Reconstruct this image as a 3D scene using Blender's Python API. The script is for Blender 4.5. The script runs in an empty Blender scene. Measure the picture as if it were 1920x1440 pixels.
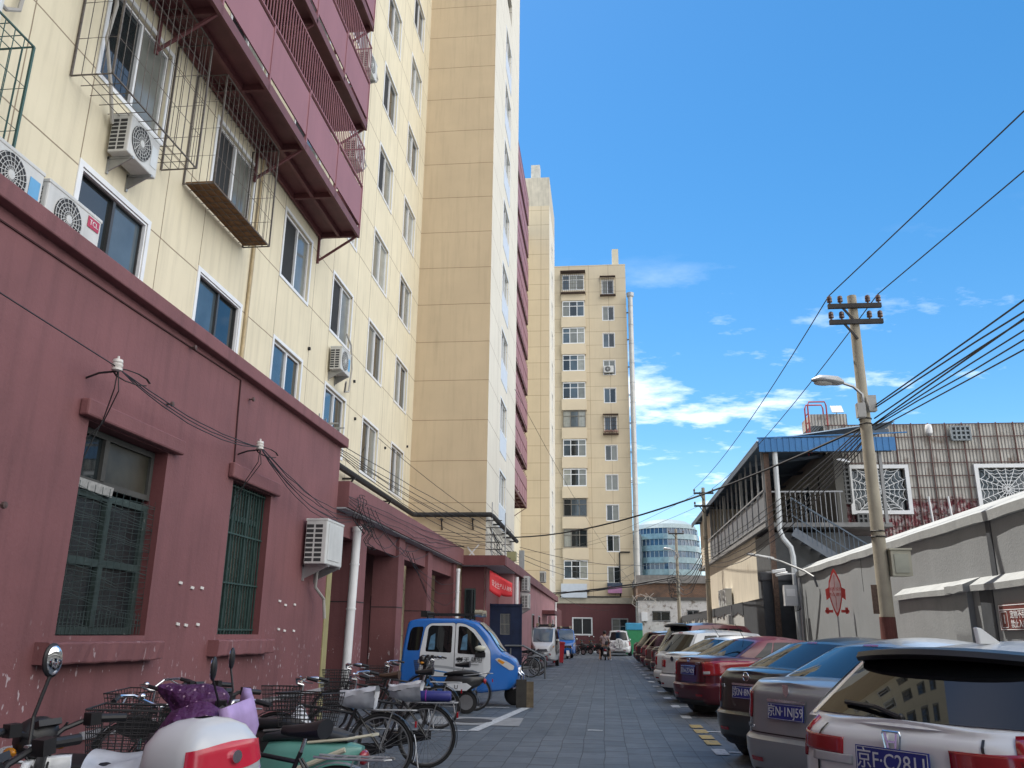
import bpy, bmesh, math, random
from mathutils import Vector, Matrix
from math import sin, cos, pi, radians, sqrt, atan2
random.seed(7)
SC = bpy.context.scene
COL = SC.collection

# ------------------------------------------------------------------ materials
MATS = {}
def nd(nt, t, **kw):
    n = nt.nodes.new(t)
    for k, v in kw.items():
        if k in n.inputs.keys() if isinstance(k, str) else False: n.inputs[k].default_value = v
        else: setattr(n, k, v)
    return n
def math_(nt, op, a, b=None, c=None):
    n = nt.nodes.new('ShaderNodeMath'); n.operation = op
    for i, x in enumerate((a, b, c)):
        if x is None: continue
        if hasattr(x, 'is_output'): nt.links.new(x, n.inputs[i])
        else: n.inputs[i].default_value = x
    return n.outputs[0]
def mixc(nt, f, a, b):
    n = nt.nodes.new('ShaderNodeMix'); n.data_type = 'RGBA'
    for i, x in ((0, f), (6, a), (7, b)):
        if hasattr(x, 'is_output'): nt.links.new(x, n.inputs[i])
        else: n.inputs[i].default_value = x if i == 0 else (*x[:3], 1)
    return n.outputs[2]
def noise(nt, vec, scale, detail=4, rough=.55):
    n = nt.nodes.new('ShaderNodeTexNoise'); n.inputs['Scale'].default_value = scale
    n.inputs['Detail'].default_value = detail; n.inputs['Roughness'].default_value = rough
    nt.links.new(vec, n.inputs['Vector']); return n.outputs['Fac']
def ramp(nt, f, lo, hi):
    n = nt.nodes.new('ShaderNodeMapRange'); n.clamp = True
    nt.links.new(f, n.inputs[0]); n.inputs[1].default_value = lo; n.inputs[2].default_value = hi
    return n.outputs[0]
def scalev(nt, v, s):
    n = nt.nodes.new('ShaderNodeMapping'); n.inputs['Scale'].default_value = s
    nt.links.new(v, n.inputs['Vector']); return n.outputs[0]
def sh(c, k): return tuple(max(0, min(1, x * k)) for x in c)
def base(name):
    m = bpy.data.materials.new(name); m.use_nodes = True
    nt = m.node_tree; b = nt.nodes['Principled BSDF']
    return m, nt, b
def M(name, col, rough=.6, metal=0, var=.12, scale=4, bump=0, coat=0, spec=.5, streak=0, dirt=None, dlo=.55, dhi=.72, dscale=2.5, joints=None, jcol=(.12,.07,.04), jw=.02, chips=0):
    """painted / plain surface with soft mottling, optional vertical streaks, stains and joints"""
    if name in MATS: return MATS[name]
    m, nt, b = base(name)
    pos = nt.nodes.new('ShaderNodeTexCoord').outputs['Object']
    f = noise(nt, pos, scale, 5)
    c = mixc(nt, ramp(nt, f, .3, .7), sh(col, 1 - var), sh(col, 1 + var))
    if streak:
        s = noise(nt, scalev(nt, pos, (3, 3, .22)), 2.2, 4)
        c = mixc(nt, math_(nt, 'MULTIPLY', ramp(nt, s, .48, .8), streak), c, sh(col, .45))
    if dirt:
        d = noise(nt, pos, dscale, 8, .7)
        c = mixc(nt, ramp(nt, d, dlo, dhi), c, dirt)
    if chips:
        sz = nt.nodes.new('ShaderNodeSeparateXYZ'); nt.links.new(nt.nodes.new('ShaderNodeNewGeometry').outputs['Position'], sz.inputs[0])
        k = math_(nt, 'ADD', noise(nt, scalev(nt, pos, (1, 1, .45)), 17, 3, .5), math_(nt, 'MULTIPLY', noise(nt, pos, 1.6, 3), .22))
        k = math_(nt, 'MULTIPLY', ramp(nt, k, .765, .79), ramp(nt, sz.outputs[2], chips, chips * .6))
        c = mixc(nt, k, c, (.46, .40, .42))
        k2 = math_(nt, 'MULTIPLY', ramp(nt, noise(nt, pos, .55, 6, .6), .45, .62), .35); c = mixc(nt, k2, c, sh(col, 1.35))
    if joints:
        sx = nt.nodes.new('ShaderNodeSeparateXYZ'); nt.links.new(nt.nodes.new('ShaderNodeNewGeometry').outputs['Position'], sx.inputs[0])
        wob = math_(nt, 'MULTIPLY', math_(nt, 'SUBTRACT', noise(nt, pos, .9, 3), .5), .03)
        tot = None
        for ax, o, p in joints:
            t = math_(nt, 'ADD', sx.outputs[ax], wob)
            t = math_(nt, 'FRACT', math_(nt, 'DIVIDE', math_(nt, 'SUBTRACT', t, o - 50 * p), p))
            t = math_(nt, 'ABSOLUTE', math_(nt, 'SUBTRACT', t, .5))
            t = math_(nt, 'GREATER_THAN', t, .5 - jw / 2 / p)
            tot = t if tot is None else math_(nt, 'MAXIMUM', tot, t)
        c = mixc(nt, math_(nt, 'MULTIPLY', tot, .75), c, jcol)
    nt.links.new(c, b.inputs['Base Color'])
    b.inputs['Roughness'].default_value = rough; b.inputs['Metallic'].default_value = metal
    b.inputs['Specular IOR Level'].default_value = spec
    if coat: b.inputs['Coat Weight'].default_value = coat; b.inputs['Coat Roughness'].default_value = .04
    if bump:
        bp = nt.nodes.new('ShaderNodeBump'); bp.inputs['Strength'].default_value = bump; bp.inputs['Distance'].default_value = .02
        nt.links.new(noise(nt, pos, 22, 6, .65), bp.inputs['Height']); nt.links.new(bp.outputs[0], b.inputs['Normal'])
    MATS[name] = m
    return m
def glassy(name, col=(.015,.02,.022), rough=.03, var=.3):
    m = M(name, col, rough, 0, var, 1.2, spec=.8); return m

# ------------------------------------------------------------------ objects
ORG = {}
def thing(name, label, cat, loc=(0,0,0), rz=0, group=None, kind=None):
    o = bpy.data.objects.new(name, None); COL.objects.link(o); o.empty_display_size = .2
    o.location = loc; o.rotation_euler = (0, 0, rz)
    tag(o, label, cat, group, kind); ORG[o.name] = Vector(loc)
    return o
def tag(o, label=None, cat=None, group=None, kind=None):
    if label: o['label'] = label
    if cat: o['category'] = cat
    if group: o['group'] = group
    if kind: o['kind'] = kind
    return o
def copy_tree(o, parent=None):
    c = o.copy(); COL.objects.link(c)
    if parent: c.parent = parent
    for ch in list(o.children): copy_tree(ch, c)
    return c

class MB:
    def __init__(s): s.v = []; s.f = []; s.uvm = []
    def add(s, vs, fs):
        n = len(s.v); s.v += [Vector(p) for p in vs]; s.f += [tuple(i + n for i in f) for f in fs]; return s
    def box(s, x0, x1, y0, y1, z0, z1):
        return s.add([(x0,y0,z0),(x1,y0,z0),(x1,y1,z0),(x0,y1,z0),(x0,y0,z1),(x1,y0,z1),(x1,y1,z1),(x0,y1,z1)],
                     [(0,3,2,1),(4,5,6,7),(0,1,5,4),(1,2,6,5),(2,3,7,6),(3,0,4,7)])
    def bar(s, p, q, w, h=None, up=(0,0,1)):
        p = Vector(p); q = Vector(q); h = h or w; d = (q - p).normalized(); u = Vector(up)
        if abs(d.dot(u)) > .98: u = Vector((1,0,0))
        a = d.cross(u).normalized(); b = a.cross(d)
        c = [(-1,-1),(1,-1),(1,1),(-1,1)]
        vs = [e + a * (i * w / 2) + b * (j * h / 2) for e in (p, q) for i, j in c]
        return s.add(vs, [(0,1,2,3),(7,6,5,4),(0,4,5,1),(1,5,6,2),(2,6,7,3),(3,7,4,0)])
    def tube(s, pts, r, n=6, closed=False, r2=None):
        pts = [Vector(p) for p in pts]; m = len(pts); base_ = len(s.v); a = None
        for i, p in enumerate(pts):
            if closed: d = pts[(i + 1) % m] - pts[i - 1]
            else: d = pts[min(i + 1, m - 1)] - pts[max(i - 1, 0)]
            d.normalize()
            if a is None: a = d.orthogonal().normalized()
            a = (a - d * a.dot(d)); a = a.normalized() if a.length > 1e-6 else d.orthogonal().normalized()
            b = d.cross(a); rr = r if r2 is None else r + (r2 - r) * i / (m - 1)
            for k in range(n):
                t = 2 * pi * k / n; s.v.append(p + a * (cos(t) * rr) + b * (sin(t) * rr))
        for i in range(m if closed else m - 1):
            j = (i + 1) % m
            for k in range(n):
                l = (k + 1) % n
                s.f.append((base_ + i*n + k, base_ + i*n + l, base_ + j*n + l, base_ + j*n + k))
        if not closed:
            s.f.append(tuple(base_ + k for k in reversed(range(n)))); s.f.append(tuple(base_ + (m-1)*n + k for k in range(n)))
        return s
    def cyl(s, p, q, r, n=12, r2=None): return s.tube([p, q], r, n, r2=r2)
    def ring(s, c, axis, R, r, n=28, m=6, a0=0, a1=2*pi):
        c = Vector(c); ax = Vector(axis).normalized(); u = ax.orthogonal().normalized() if abs(ax.z) > .9 else ax.cross(Vector((0,0,1))).normalized(); w = u.cross(ax)
        full = abs(a1 - a0 - 2*pi) < 1e-6; k = n if full else n + 1
        return s.tube([c + u*(cos(a0+(a1-a0)*i/n)*R) + w*(sin(a0+(a1-a0)*i/n)*R) for i in range(k)], r, m, closed=full)
    def lathe(s, prof, c=(0,0,0), axis=(0,0,1), n=20):
        c = Vector(c); ax = Vector(axis).normalized(); u = ax.orthogonal().normalized(); w = ax.cross(u)
        b = len(s.v); m = len(prof)
        for r, h in prof:
            for k in range(n):
                t = 2*pi*k/n; s.v.append(c + ax*h + u*(cos(t)*r) + w*(sin(t)*r))
        for i in range(m - 1):
            for k in range(n):
                l = (k+1) % n; s.f.append((b+i*n+k, b+i*n+l, b+(i+1)*n+l, b+(i+1)*n+k))
        if prof[0][0] > 1e-5: s.f.append(tuple(b+k for k in reversed(range(n))))
        if prof[-1][0] > 1e-5: s.f.append(tuple(b+(m-1)*n+k for k in range(n)))
        return s
    def quad(s, a, b, c, d): return s.add([a,b,c,d], [(0,1,2,3)])
    def grid(s, P):
        n = len(P[0]); m = len(P); b = len(s.v)
        for row in P: s.v += [Vector(p) for p in row]
        for i in range(m-1):
            for j in range(n-1): s.f.append((b+i*n+j, b+i*n+j+1, b+(i+1)*n+j+1, b+(i+1)*n+j))
        return s
    def prism(s, poly, d):
        """polygon (3d points) extruded by vector d"""
        n = len(poly); d = Vector(d); vs = [Vector(p) for p in poly]; vs += [p + d for p in vs]
        return s.add(vs, [tuple(reversed(range(n))), tuple(range(n, 2*n))] + [(i, (i+1) % n, n+(i+1) % n, n+i) for i in range(n)])
    def sphere(s, c, r, n=10, m=7, sx=1, sy=1, sz=1):
        c = Vector(c); b = len(s.v)
        for i in range(m + 1):
            t = pi*i/m
            for k in range(n):
                a = 2*pi*k/n; s.v.append(c + Vector((sin(t)*cos(a)*r*sx, sin(t)*sin(a)*r*sy, -cos(t)*r*sz)))
        for i in range(m):
            for k in range(n):
                l = (k+1) % n; s.f.append((b+i*n+k, b+i*n+l, b+(i+1)*n+l, b+(i+1)*n+k))
        return s
    def xform(s, mat, start=0):
        for i in range(start, len(s.v)): s.v[i] = mat @ s.v[i]
        return s
    def jitter(s, a):
        for i in range(len(s.v)): s.v[i] = s.v[i] + Vector((random.uniform(-a,a), random.uniform(-a,a), random.uniform(-a,a)))
        return s
    def mesh(s, name, mat, smooth=False, off=None):
        me = bpy.data.meshes.new(name)
        vs = s.v if off is None else [v - off for v in s.v]
        me.from_pydata([tuple(v) for v in vs], [], s.f); me.materials.append(mat)
        bm = bmesh.new(); bm.from_mesh(me); bmesh.ops.remove_doubles(bm, verts=bm.verts, dist=1e-5)
        bmesh.ops.recalc_face_normals(bm, faces=bm.faces); bm.to_mesh(me); bm.free()
        if smooth:
            me.polygons.foreach_set('use_smooth', [True]*len(me.polygons))
            try: me.set_sharp_from_angle(angle=radians(smooth if smooth is not True else 40))
            except Exception: pass
        me.update(); return me
    def parts(s):
        par = list(range(len(s.v)))
        def find(a):
            while par[a] != a: par[a] = par[par[a]]; a = par[a]
            return a
        for f in s.f:
            for i in f[1:]: par[find(i)] = find(f[0])
        out = {}
        for f in s.f: out.setdefault(find(f[0]), []).append(f)
        res = []
        for fs in out.values():
            idx = sorted({i for f in fs for i in f}); mp = {i: k for k, i in enumerate(idx)}
            m = MB(); m.v = [s.v[i] for i in idx]; m.f = [tuple(mp[i] for i in f) for f in fs]; res.append(m)
        return res
    def each(s, name, mat, parent=None, **kw):
        return [m.build(name, mat, parent, **kw) for m in s.parts()]
    def build(s, name, mat, parent=None, smooth=False, world=False, bevel=0, label=None):
        """world: vertices are in world coordinates although the thing's empty stands elsewhere (unrotated)"""
        off = None; root = parent
        if parent and world:
            while root.parent: root = root.parent
            off = Vector(root.location)
        o = bpy.data.objects.new(name, s.mesh(name, mat, smooth, off)); COL.objects.link(o)
        if parent: o.parent = parent
        if bevel:
            b = o.modifiers.new('bevel', 'BEVEL'); b.width = bevel; b.segments = 2; b.limit_method = 'ANGLE'; b.angle_limit = radians(35)
        if label: o['label'] = label
        return o
def inst(src, name, parent, loc=(0,0,0), rz=0):
    o = bpy.data.objects.new(name, src.data if hasattr(src, 'data') else src); COL.objects.link(o)
    o.parent = parent; o.location = loc; o.rotation_euler = (0,0,rz); return o

def text_mesh(txt, size, depth=.002, align='CENTER', shear=0, sx=1):
    cu = bpy.data.curves.new('txt', 'FONT'); cu.body = txt; cu.size = size; cu.extrude = depth; cu.align_x = align; cu.align_y = 'CENTER'; cu.shear = shear
    cu.resolution_u = 3
    o = bpy.data.objects.new('txt', cu); COL.objects.link(o)
    dg = bpy.context.evaluated_depsgraph_get(); me = bpy.data.meshes.new_from_object(o.evaluated_get(dg))
    bpy.data.objects.remove(o); bpy.data.curves.remove(cu)
    vs = [Vector((v.co.x*sx, v.co.y, v.co.z)) for v in me.vertices]; fs = [tuple(p.vertices) for p in me.polygons]
    bpy.data.meshes.remove(me); return vs, fs
def put_text(mb, txt, size, origin, right, up, **kw):
    """text laid on a plane: right = reading direction, up = up direction"""
    vs, fs = text_mesh(txt, size, **kw)
    r = Vector(right).normalized(); u = Vector(up).normalized(); n = r.cross(u); o = Vector(origin)
    mb.add([o + r*v.x + u*v.y + n*v.z for v in vs], fs); return mb
def lerp(tab, x):
    if x <= tab[0][0]: return tab[0][1]
    for (a, b), (c, d) in zip(tab, tab[1:]):
        if x <= c: return b + (d-b)*(x-a)/(c-a)
    return tab[-1][1]
def sag(p, q, s, n=14, wob=0):
    p = Vector(p); q = Vector(q)
    return [p.lerp(q, i/n) + Vector((random.uniform(-wob,wob), random.uniform(-wob,wob), -4*s*(i/n)*(1-i/n) + random.uniform(-wob,wob))) for i in range(n+1)]

# common materials
WHITE = M('white_paint', (.72,.73,.74), .45, var=.06)
PVC = M('white_plastic_frame', (.74,.76,.78), .35, var=.05)
BLACK = M('black_plastic', (.012,.012,.014), .45, var=.3)
RUBBER = M('rubber', (.014,.014,.015), .8, var=.3)
CHROME = M('chrome', (.72,.72,.74), .18, 1, .05)
STEEL = M('galvanised_steel', (.36,.37,.38), .45, .7, .15)
RUST = M('rusty_steel', (.10,.065,.05), .75, .2, .35, 20)
CABLE = M('black_cable', (.012,.012,.014), .6, var=.2)
GLASS = glassy('dark_window_glass')
DARK = M('dark_interior', (.02,.022,.025), .85, var=.2)
# ------------------------------------------------------------------ camera, light, sky
def setup():
    cam = bpy.data.cameras.new('camera'); co = bpy.data.objects.new('camera', cam); COL.objects.link(co)
    P, Yw, Ro = radians(16.5263), radians(-6.2289), radians(.6944)
    f = Vector((sin(Yw)*cos(P), cos(Yw)*cos(P), sin(P))); r0 = Vector((cos(Yw), -sin(Yw), 0)); u0 = r0.cross(f)
    r = r0*cos(Ro) + u0*sin(Ro); u = r.cross(f)
    m = Matrix((r, u, -f)).transposed().to_4x4(); m.translation = (0, 0, 1.5); co.matrix_world = m
    cam.sensor_fit = 'HORIZONTAL'; cam.sensor_width = 36; cam.lens = 36*1574.135/1920; cam.clip_end = 5000; cam.clip_start = .05
    SC.camera = co
    EL, AZ = radians(71), radians(-52)            # sun: high, ahead and to the left, behind the towers
    d = Vector((sin(AZ)*cos(EL), cos(AZ)*cos(EL), sin(EL)))
    L = bpy.data.lights.new('sun', 'SUN'); L.energy = 5.0; L.angle = radians(.53); L.color = (1, .95, .87)
    lo = bpy.data.objects.new('sun', L); COL.objects.link(lo); lo.rotation_euler = d.to_track_quat('Z', 'Y').to_euler(); lo.location = (0,0,60)
    w = bpy.data.worlds.new('World'); SC.world = w; w.use_nodes = True; nt = w.node_tree; bg = nt.nodes['Background']
    sky = nt.nodes.new('ShaderNodeTexSky'); sky.sky_type = 'NISHITA'; sky.sun_disc = False
    sky.sun_elevation = EL; sky.sun_rotation = AZ % (2*pi); sky.air_density = 1.0; sky.dust_density = .4; sky.ozone_density = 3.0; sky.altitude = 50
    hs = nt.nodes.new('ShaderNodeHueSaturation'); hs.inputs['Saturation'].default_value = 1.32; hs.inputs['Value'].default_value = 1.12; hs.inputs['Hue'].default_value = .493
    nt.links.new(sky.outputs[0], hs.inputs['Color'])
    tc = nt.nodes.new('ShaderNodeTexCoord').outputs['Generated']
    sx = nt.nodes.new('ShaderNodeSeparateXYZ'); nt.links.new(tc, sx.inputs[0])
    # cirrus: project the direction on a flat cloud layer
    z = math_(nt, 'MAXIMUM', sx.outputs[2], .03)
    cx = nt.nodes.new('ShaderNodeCombineXYZ')
    nt.links.new(math_(nt, 'DIVIDE', sx.outputs[0], math_(nt, 'ADD', z, .12)), cx.inputs[0]); nt.links.new(math_(nt, 'DIVIDE', sx.outputs[1], math_(nt, 'ADD', z, .12)), cx.inputs[1])
    mp = nt.nodes.new('ShaderNodeMapping'); mp.inputs['Rotation'].default_value = (0,0,radians(-28)); mp.inputs['Scale'].default_value = (1.5, 2.1, 1); mp.inputs['Location'].default_value = (CLX, CLY, 0)
    nt.links.new(cx.outputs[0], mp.inputs[0])
    n1 = noise(nt, mp.outputs[0], 1.5, 10, .6); n2 = noise(nt, cx.outputs[0], .55, 3)
    band = math_(nt, 'MULTIPLY', ramp(nt, sx.outputs[2], .43, .24), ramp(nt, sx.outputs[2], .0, .08))
    fac = math_(nt, 'MULTIPLY', ramp(nt, math_(nt, 'ADD', n1, math_(nt, 'MULTIPLY', math_(nt, 'SUBTRACT', n2, .5), .6)), .55, .74), band)
    # added bright cloud, out of view behind and right, to lift the facade light
    fill_cloud = ramp(nt, math_(nt, 'ADD', math_(nt, 'MULTIPLY', sx.outputs[0], .95), math_(nt, 'MULTIPLY', sx.outputs[1], -.35)), .16, .55)
    fac2 = math_(nt, 'MULTIPLY', fill_cloud, ramp(nt, n2, .3, .55))
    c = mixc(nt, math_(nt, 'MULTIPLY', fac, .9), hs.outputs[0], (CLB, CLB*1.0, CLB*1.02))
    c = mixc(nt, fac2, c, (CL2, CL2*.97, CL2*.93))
    hz = ramp(nt, sx.outputs[2], .22, .0)
    c = mixc(nt, math_(nt, 'MULTIPLY', hz, .35), c, (6.2, 7.4, 8.6))
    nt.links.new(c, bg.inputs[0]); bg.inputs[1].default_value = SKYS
    vs = SC.view_settings; vs.view_transform = 'Standard'; vs.look = 'None'; vs.gamma = 1; vs.exposure = EXPO; vs.use_curve_mapping = False
    SC.render.engine = 'CYCLES'; SC.cycles.max_bounces = 8; SC.cycles.diffuse_bounces = 4
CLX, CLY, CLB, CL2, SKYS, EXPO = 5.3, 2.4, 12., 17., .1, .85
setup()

# ------------------------------------------------------------------ ground
def paver_mat(name, rowh, bw, c1, c2, mort, rot=90):
    m, nt, b = base(name)
    pos = nt.nodes.new('ShaderNodeTexCoord').outputs['Object']
    mp = nt.nodes.new('ShaderNodeMapping'); mp.inputs['Rotation'].default_value = (0,0,radians(rot)); nt.links.new(pos, mp.inputs[0])
    n0 = nt.nodes.new('ShaderNodeTexNoise'); n0.inputs['Scale'].default_value = .8; nt.links.new(pos, n0.inputs[0])
    ad = nt.nodes.new('ShaderNodeVectorMath'); ad.operation = 'MULTIPLY_ADD'; nt.links.new(n0.outputs['Color'], ad.inputs[0]); ad.inputs[1].default_value = (.05,.05,0); nt.links.new(mp.outputs[0], ad.inputs[2])
    br = nt.nodes.new('ShaderNodeTexBrick'); nt.links.new(ad.outputs[0], br.inputs[0])
    br.inputs['Scale'].default_value = 1; br.inputs['Row Height'].default_value = rowh; br.inputs['Brick Width'].default_value = bw
    br.inputs['Mortar Size'].default_value = .010; br.inputs['Mortar Smooth'].default_value = .3; br.inputs['Bias'].default_value = 0
    br.inputs['Color1'].default_value = (*c1,1); br.inputs['Color2'].default_value = (*c2,1); br.inputs['Mortar'].default_value = (*mort,1)
    br.offset = .5; br.squash = .5; br.squash_frequency = 3
    f = noise(nt, pos, .45, 7, .65); f2 = noise(nt, pos, 3.5, 5)
    c = mixc(nt, ramp(nt, f, .35, .68), br.outputs[0], mixc(nt, .55, br.outputs[0], sh(c1, .6)))
    c = mixc(nt, math_(nt, 'MULTIPLY', ramp(nt, f2, .62, .75), .35), c, sh(c2, 1.8))
    nt.links.new(c, b.inputs['Base Color'])
    rr = math_(nt, 'ADD', math_(nt, 'MULTIPLY', f2, .3), .48); nt.links.new(rr, b.inputs['Roughness'])
    bp = nt.nodes.new('ShaderNodeBump'); bp.inputs['Strength'].default_value = .6; bp.inputs['Distance'].default_value = .012; bp.invert = True
    nt.links.new(math_(nt, 'ADD', br.outputs['Fac'], math_(nt, 'MULTIPLY', noise(nt, pos, 40, 4), .12)), bp.inputs['Height']); nt.links.new(bp.outputs[0], b.inputs['Normal'])
    MATS[name] = m; return m
def slab_mat():
    m, nt, b = base('road_pavers')
    pos = nt.nodes.new('ShaderNodeTexCoord').outputs['Object']; sx = nt.nodes.new('ShaderNodeSeparateXYZ')
    n0 = nt.nodes.new('ShaderNodeTexNoise'); n0.inputs['Scale'].default_value = .7; nt.links.new(pos, n0.inputs[0])
    ad = nt.nodes.new('ShaderNodeVectorMath'); ad.operation = 'MULTIPLY_ADD'; nt.links.new(n0.outputs['Color'], ad.inputs[0]); ad.inputs[1].default_value = (.06,.06,0); nt.links.new(pos, ad.inputs[2]); nt.links.new(ad.outputs[0], sx.inputs[0])
    def wn(a, bb=0.):
        w = nt.nodes.new('ShaderNodeTexWhiteNoise'); w.noise_dimensions = '2D'; cx = nt.nodes.new('ShaderNodeCombineXYZ'); nt.links.new(a, cx.inputs[0])
        nt.links.new(bb, cx.inputs[1]) if hasattr(bb,'is_output') else None
        nt.links.new(cx.outputs[0], w.inputs[0]); return w.outputs[0]
    u = math_(nt, 'DIVIDE', sx.outputs[0], .30); st = math_(nt, 'FLOOR', u); fu = math_(nt, 'FRACT', u); r = wn(st)
    v = math_(nt, 'ADD', math_(nt, 'DIVIDE', sx.outputs[1], math_(nt, 'ADD', .42, math_(nt, 'MULTIPLY', r, .18))), math_(nt, 'MULTIPLY', r, 9)); ce = math_(nt, 'FLOOR', v); fv = math_(nt, 'FRACT', v)
    jx = math_(nt, 'GREATER_THAN', math_(nt, 'ABSOLUTE', math_(nt, 'SUBTRACT', fu, .5)), .48)
    jy = math_(nt, 'MULTIPLY', math_(nt, 'GREATER_THAN', math_(nt, 'ABSOLUTE', math_(nt, 'SUBTRACT', fv, .5)), .465), math_(nt, 'LESS_THAN', wn(ce, st), .75))
    jn = math_(nt, 'MAXIMUM', jx, jy); cell = wn(st, ce); f = noise(nt, pos, .45, 7, .65); f2 = noise(nt, pos, 3.5, 5)
    c = mixc(nt, cell, (.080,.100,.120), (.128,.150,.172)); c = mixc(nt, ramp(nt, f, .35, .7), c, mixc(nt, .5, c, (.05,.065,.08)))
    c = mixc(nt, math_(nt, 'MULTIPLY', ramp(nt, f2, .6, .75), .3), c, (.17,.19,.21)); c = mixc(nt, math_(nt, 'MULTIPLY', jn, .8), c, (.018,.023,.028))
    c = mixc(nt, math_(nt, 'MULTIPLY', ramp(nt, noise(nt, pos, 1.3, 6, .7), .60, .70), .55), c, (.03,.036,.042)); c = mixc(nt, math_(nt, 'MULTIPLY', ramp(nt, noise(nt, scalev(nt, pos, (1,.12,1)), 2.2, 4), .55, .75), .3), c, (.15,.17,.185))
    nt.links.new(c, b.inputs['Base Color']); nt.links.new(math_(nt, 'ADD', math_(nt, 'MULTIPLY', f2, .3), .45), b.inputs['Roughness'])
    bp = nt.nodes.new('ShaderNodeBump'); bp.inputs['Strength'].default_value = .7; bp.inputs['Distance'].default_value = .014
    nt.links.new(math_(nt, 'ADD', math_(nt, 'SUBTRACT', math_(nt, 'MULTIPLY', cell, .35), jn), math_(nt, 'MULTIPLY', noise(nt, pos, 40, 4), .15)), bp.inputs['Height']); nt.links.new(bp.outputs[0], b.inputs['Normal'])
    return m
PAVE = slab_mat()
BAYM = paver_mat('bay_pavers', .2, .4, (.12,.13,.14), (.15,.16,.17), (.05,.055,.06), 0)
def road_paint(name, col):
    m, nt, b = base(name); pos = nt.nodes.new('ShaderNodeTexCoord').outputs['Object']
    c = mixc(nt, ramp(nt, noise(nt, pos, 14, 6, .7), .50, .68), col, (.17,.18,.19)); nt.links.new(c, b.inputs['Base Color']); b.inputs['Roughness'].default_value = .75; return m
PAINT = road_paint('worn_white_road_paint', (.5,.52,.53)); PAINTY = road_paint('worn_yellow_road_paint', (.40,.29,.10))
tag(MB().box(-700,700,-500,1500,-.5,0).build('ground', M('dusty_ground', (.16,.16,.15), .9, var=.2, scale=.3)), kind='structure')
g = MB()
n = 60
g.grid([[(-6.85 + 13.4*i/12, -12 + 96*j/n, .004) for i in range(13)] for j in range(n+1)])
tag(g.build('road', PAVE), kind='structure')
# parking bays in smaller paving on both sides
tag(MB().grid([[(1.75, -12, .008), (6.5, -12, .008)], [(1.75, 62, .008), (6.5, 62, .008)]]).build('parking_pavement', BAYM), kind='structure')
# bay markings
mk = MB(); yy = 10.35
mw = .005 + .008
for k in range(22):
    y = 9.9 + 2.48*k
    mk.quad((1.42, y-.3, mw), (1.60, y-.3, mw), (1.60, y+.3, mw), (1.42, y+.3, mw))
    mk.quad((1.62, y-.05, mw), (3.1, y-.05, mw), (3.1, y+.05, mw), (1.62, y+.05, mw))
for a, b in (((-2.1,14.15),(-1.66,18.6)), ):
    mk.quad((a[0]-.09,a[1],mw),(a[0]+.09,a[1],mw),(b[0]+.09,b[1],mw),(b[0]-.09,b[1],mw))
mk.quad((-4.6,18.55,mw),(-2.0,18.5,mw),(-2.0,18.6,mw),(-4.6,18.65,mw)); mk.quad((-4.6,14.1,mw),(-2.2,14.1,mw),(-2.2,14.2,mw),(-4.6,14.2,mw))
for k in range(14):
    y = 30 + 2.3*k; mk.quad((-2.5,y,mw),(-1.75,y,mw),(-1.75,y+.12,mw),(-2.5,y+.12,mw))
for k, (x, y) in enumerate(((-.3,14.6),(.5,22),(-1.2,26),(.2,33),(.9,30),(-.9,41))): mk.quad((x,y,mw),(x+.24,y,mw),(x+.24,y+.12,mw),(x,y+.12,mw))
tag(mk.build('road_markings', PAINT), kind='structure')
mk = MB()
for y in (13.35, 14.05, 14.85, 15.6): mk.quad((1.42,y-.26,mw+.004),(1.62,y-.26,mw+.004),(1.62,y+.26,mw+.004),(1.42,y+.26,mw+.004))
tag(mk.build('yellow_road_markings', PAINTY), kind='structure')
# concrete patch with the round manhole
tag(MB().quad((-3.3,15.0,.0125),(-1.45,15.0,.0125),(-1.5,16.4,.0125),(-3.3,16.4,.0125)).build('concrete_ground', M('grey_concrete', (.27,.275,.275), .8, var=.15)), kind='structure')
mh = MB().lathe([(.0,.0),(.36,.0),(.36,.006),(.33,.010),(.31,.006),(.0,.008)], (-2.35,15.7,.0135), n=28)
tag(mh.build('manhole_cover', M('cast_iron', (.06,.06,.062), .6, .3, .3, 30)), 'round iron manhole cover in the concrete patch beside the bicycles', 'manhole cover')

# the block that closes the lane behind the viewer; car windows mirror it
RB_ = thing('rear_block', 'dark grey block standing across the lane behind the viewer', 'building', (2, -26, 0))
m = MB().box(-6.8,9.5,-40,-26,0,26); m.build('wall', M('dark_grey_render', (.04,.042,.046), .9, var=.2), RB_, world=True); m = MB()
for i in range(6):
    for j in range(7): m.box(-7.5+2.8*i,-6+2.8*i,-26,-25.95,2+3*j,3.6+3*j)
tag(m.build('window', M('dark_window_glass_rear', (.015,.02,.022), .05), RB_, world=True), kind='stuff')
# ------------------------------------------------------------------ left: apartment slab, wings, annexes
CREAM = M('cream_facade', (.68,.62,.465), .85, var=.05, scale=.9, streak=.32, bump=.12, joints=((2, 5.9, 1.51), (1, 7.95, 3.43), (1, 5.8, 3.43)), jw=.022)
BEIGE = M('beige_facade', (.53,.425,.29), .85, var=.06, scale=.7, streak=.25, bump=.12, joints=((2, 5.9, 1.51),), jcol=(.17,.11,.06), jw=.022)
BEIGE2 = M('beige_facade_far', (.58,.495,.355), .85, var=.05, scale=.5, streak=.12, joints=((2, 5.0, 1.51), (0, -1.0, 2.1)), jcol=(.22,.15,.09), jw=.035)
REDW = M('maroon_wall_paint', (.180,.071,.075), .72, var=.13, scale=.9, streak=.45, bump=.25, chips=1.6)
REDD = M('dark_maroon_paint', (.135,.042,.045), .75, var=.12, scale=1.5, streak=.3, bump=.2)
BALC = M('maroon_balcony_paint', (.265,.112,.13), .55, var=.06, scale=1.2, streak=.2)
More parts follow.
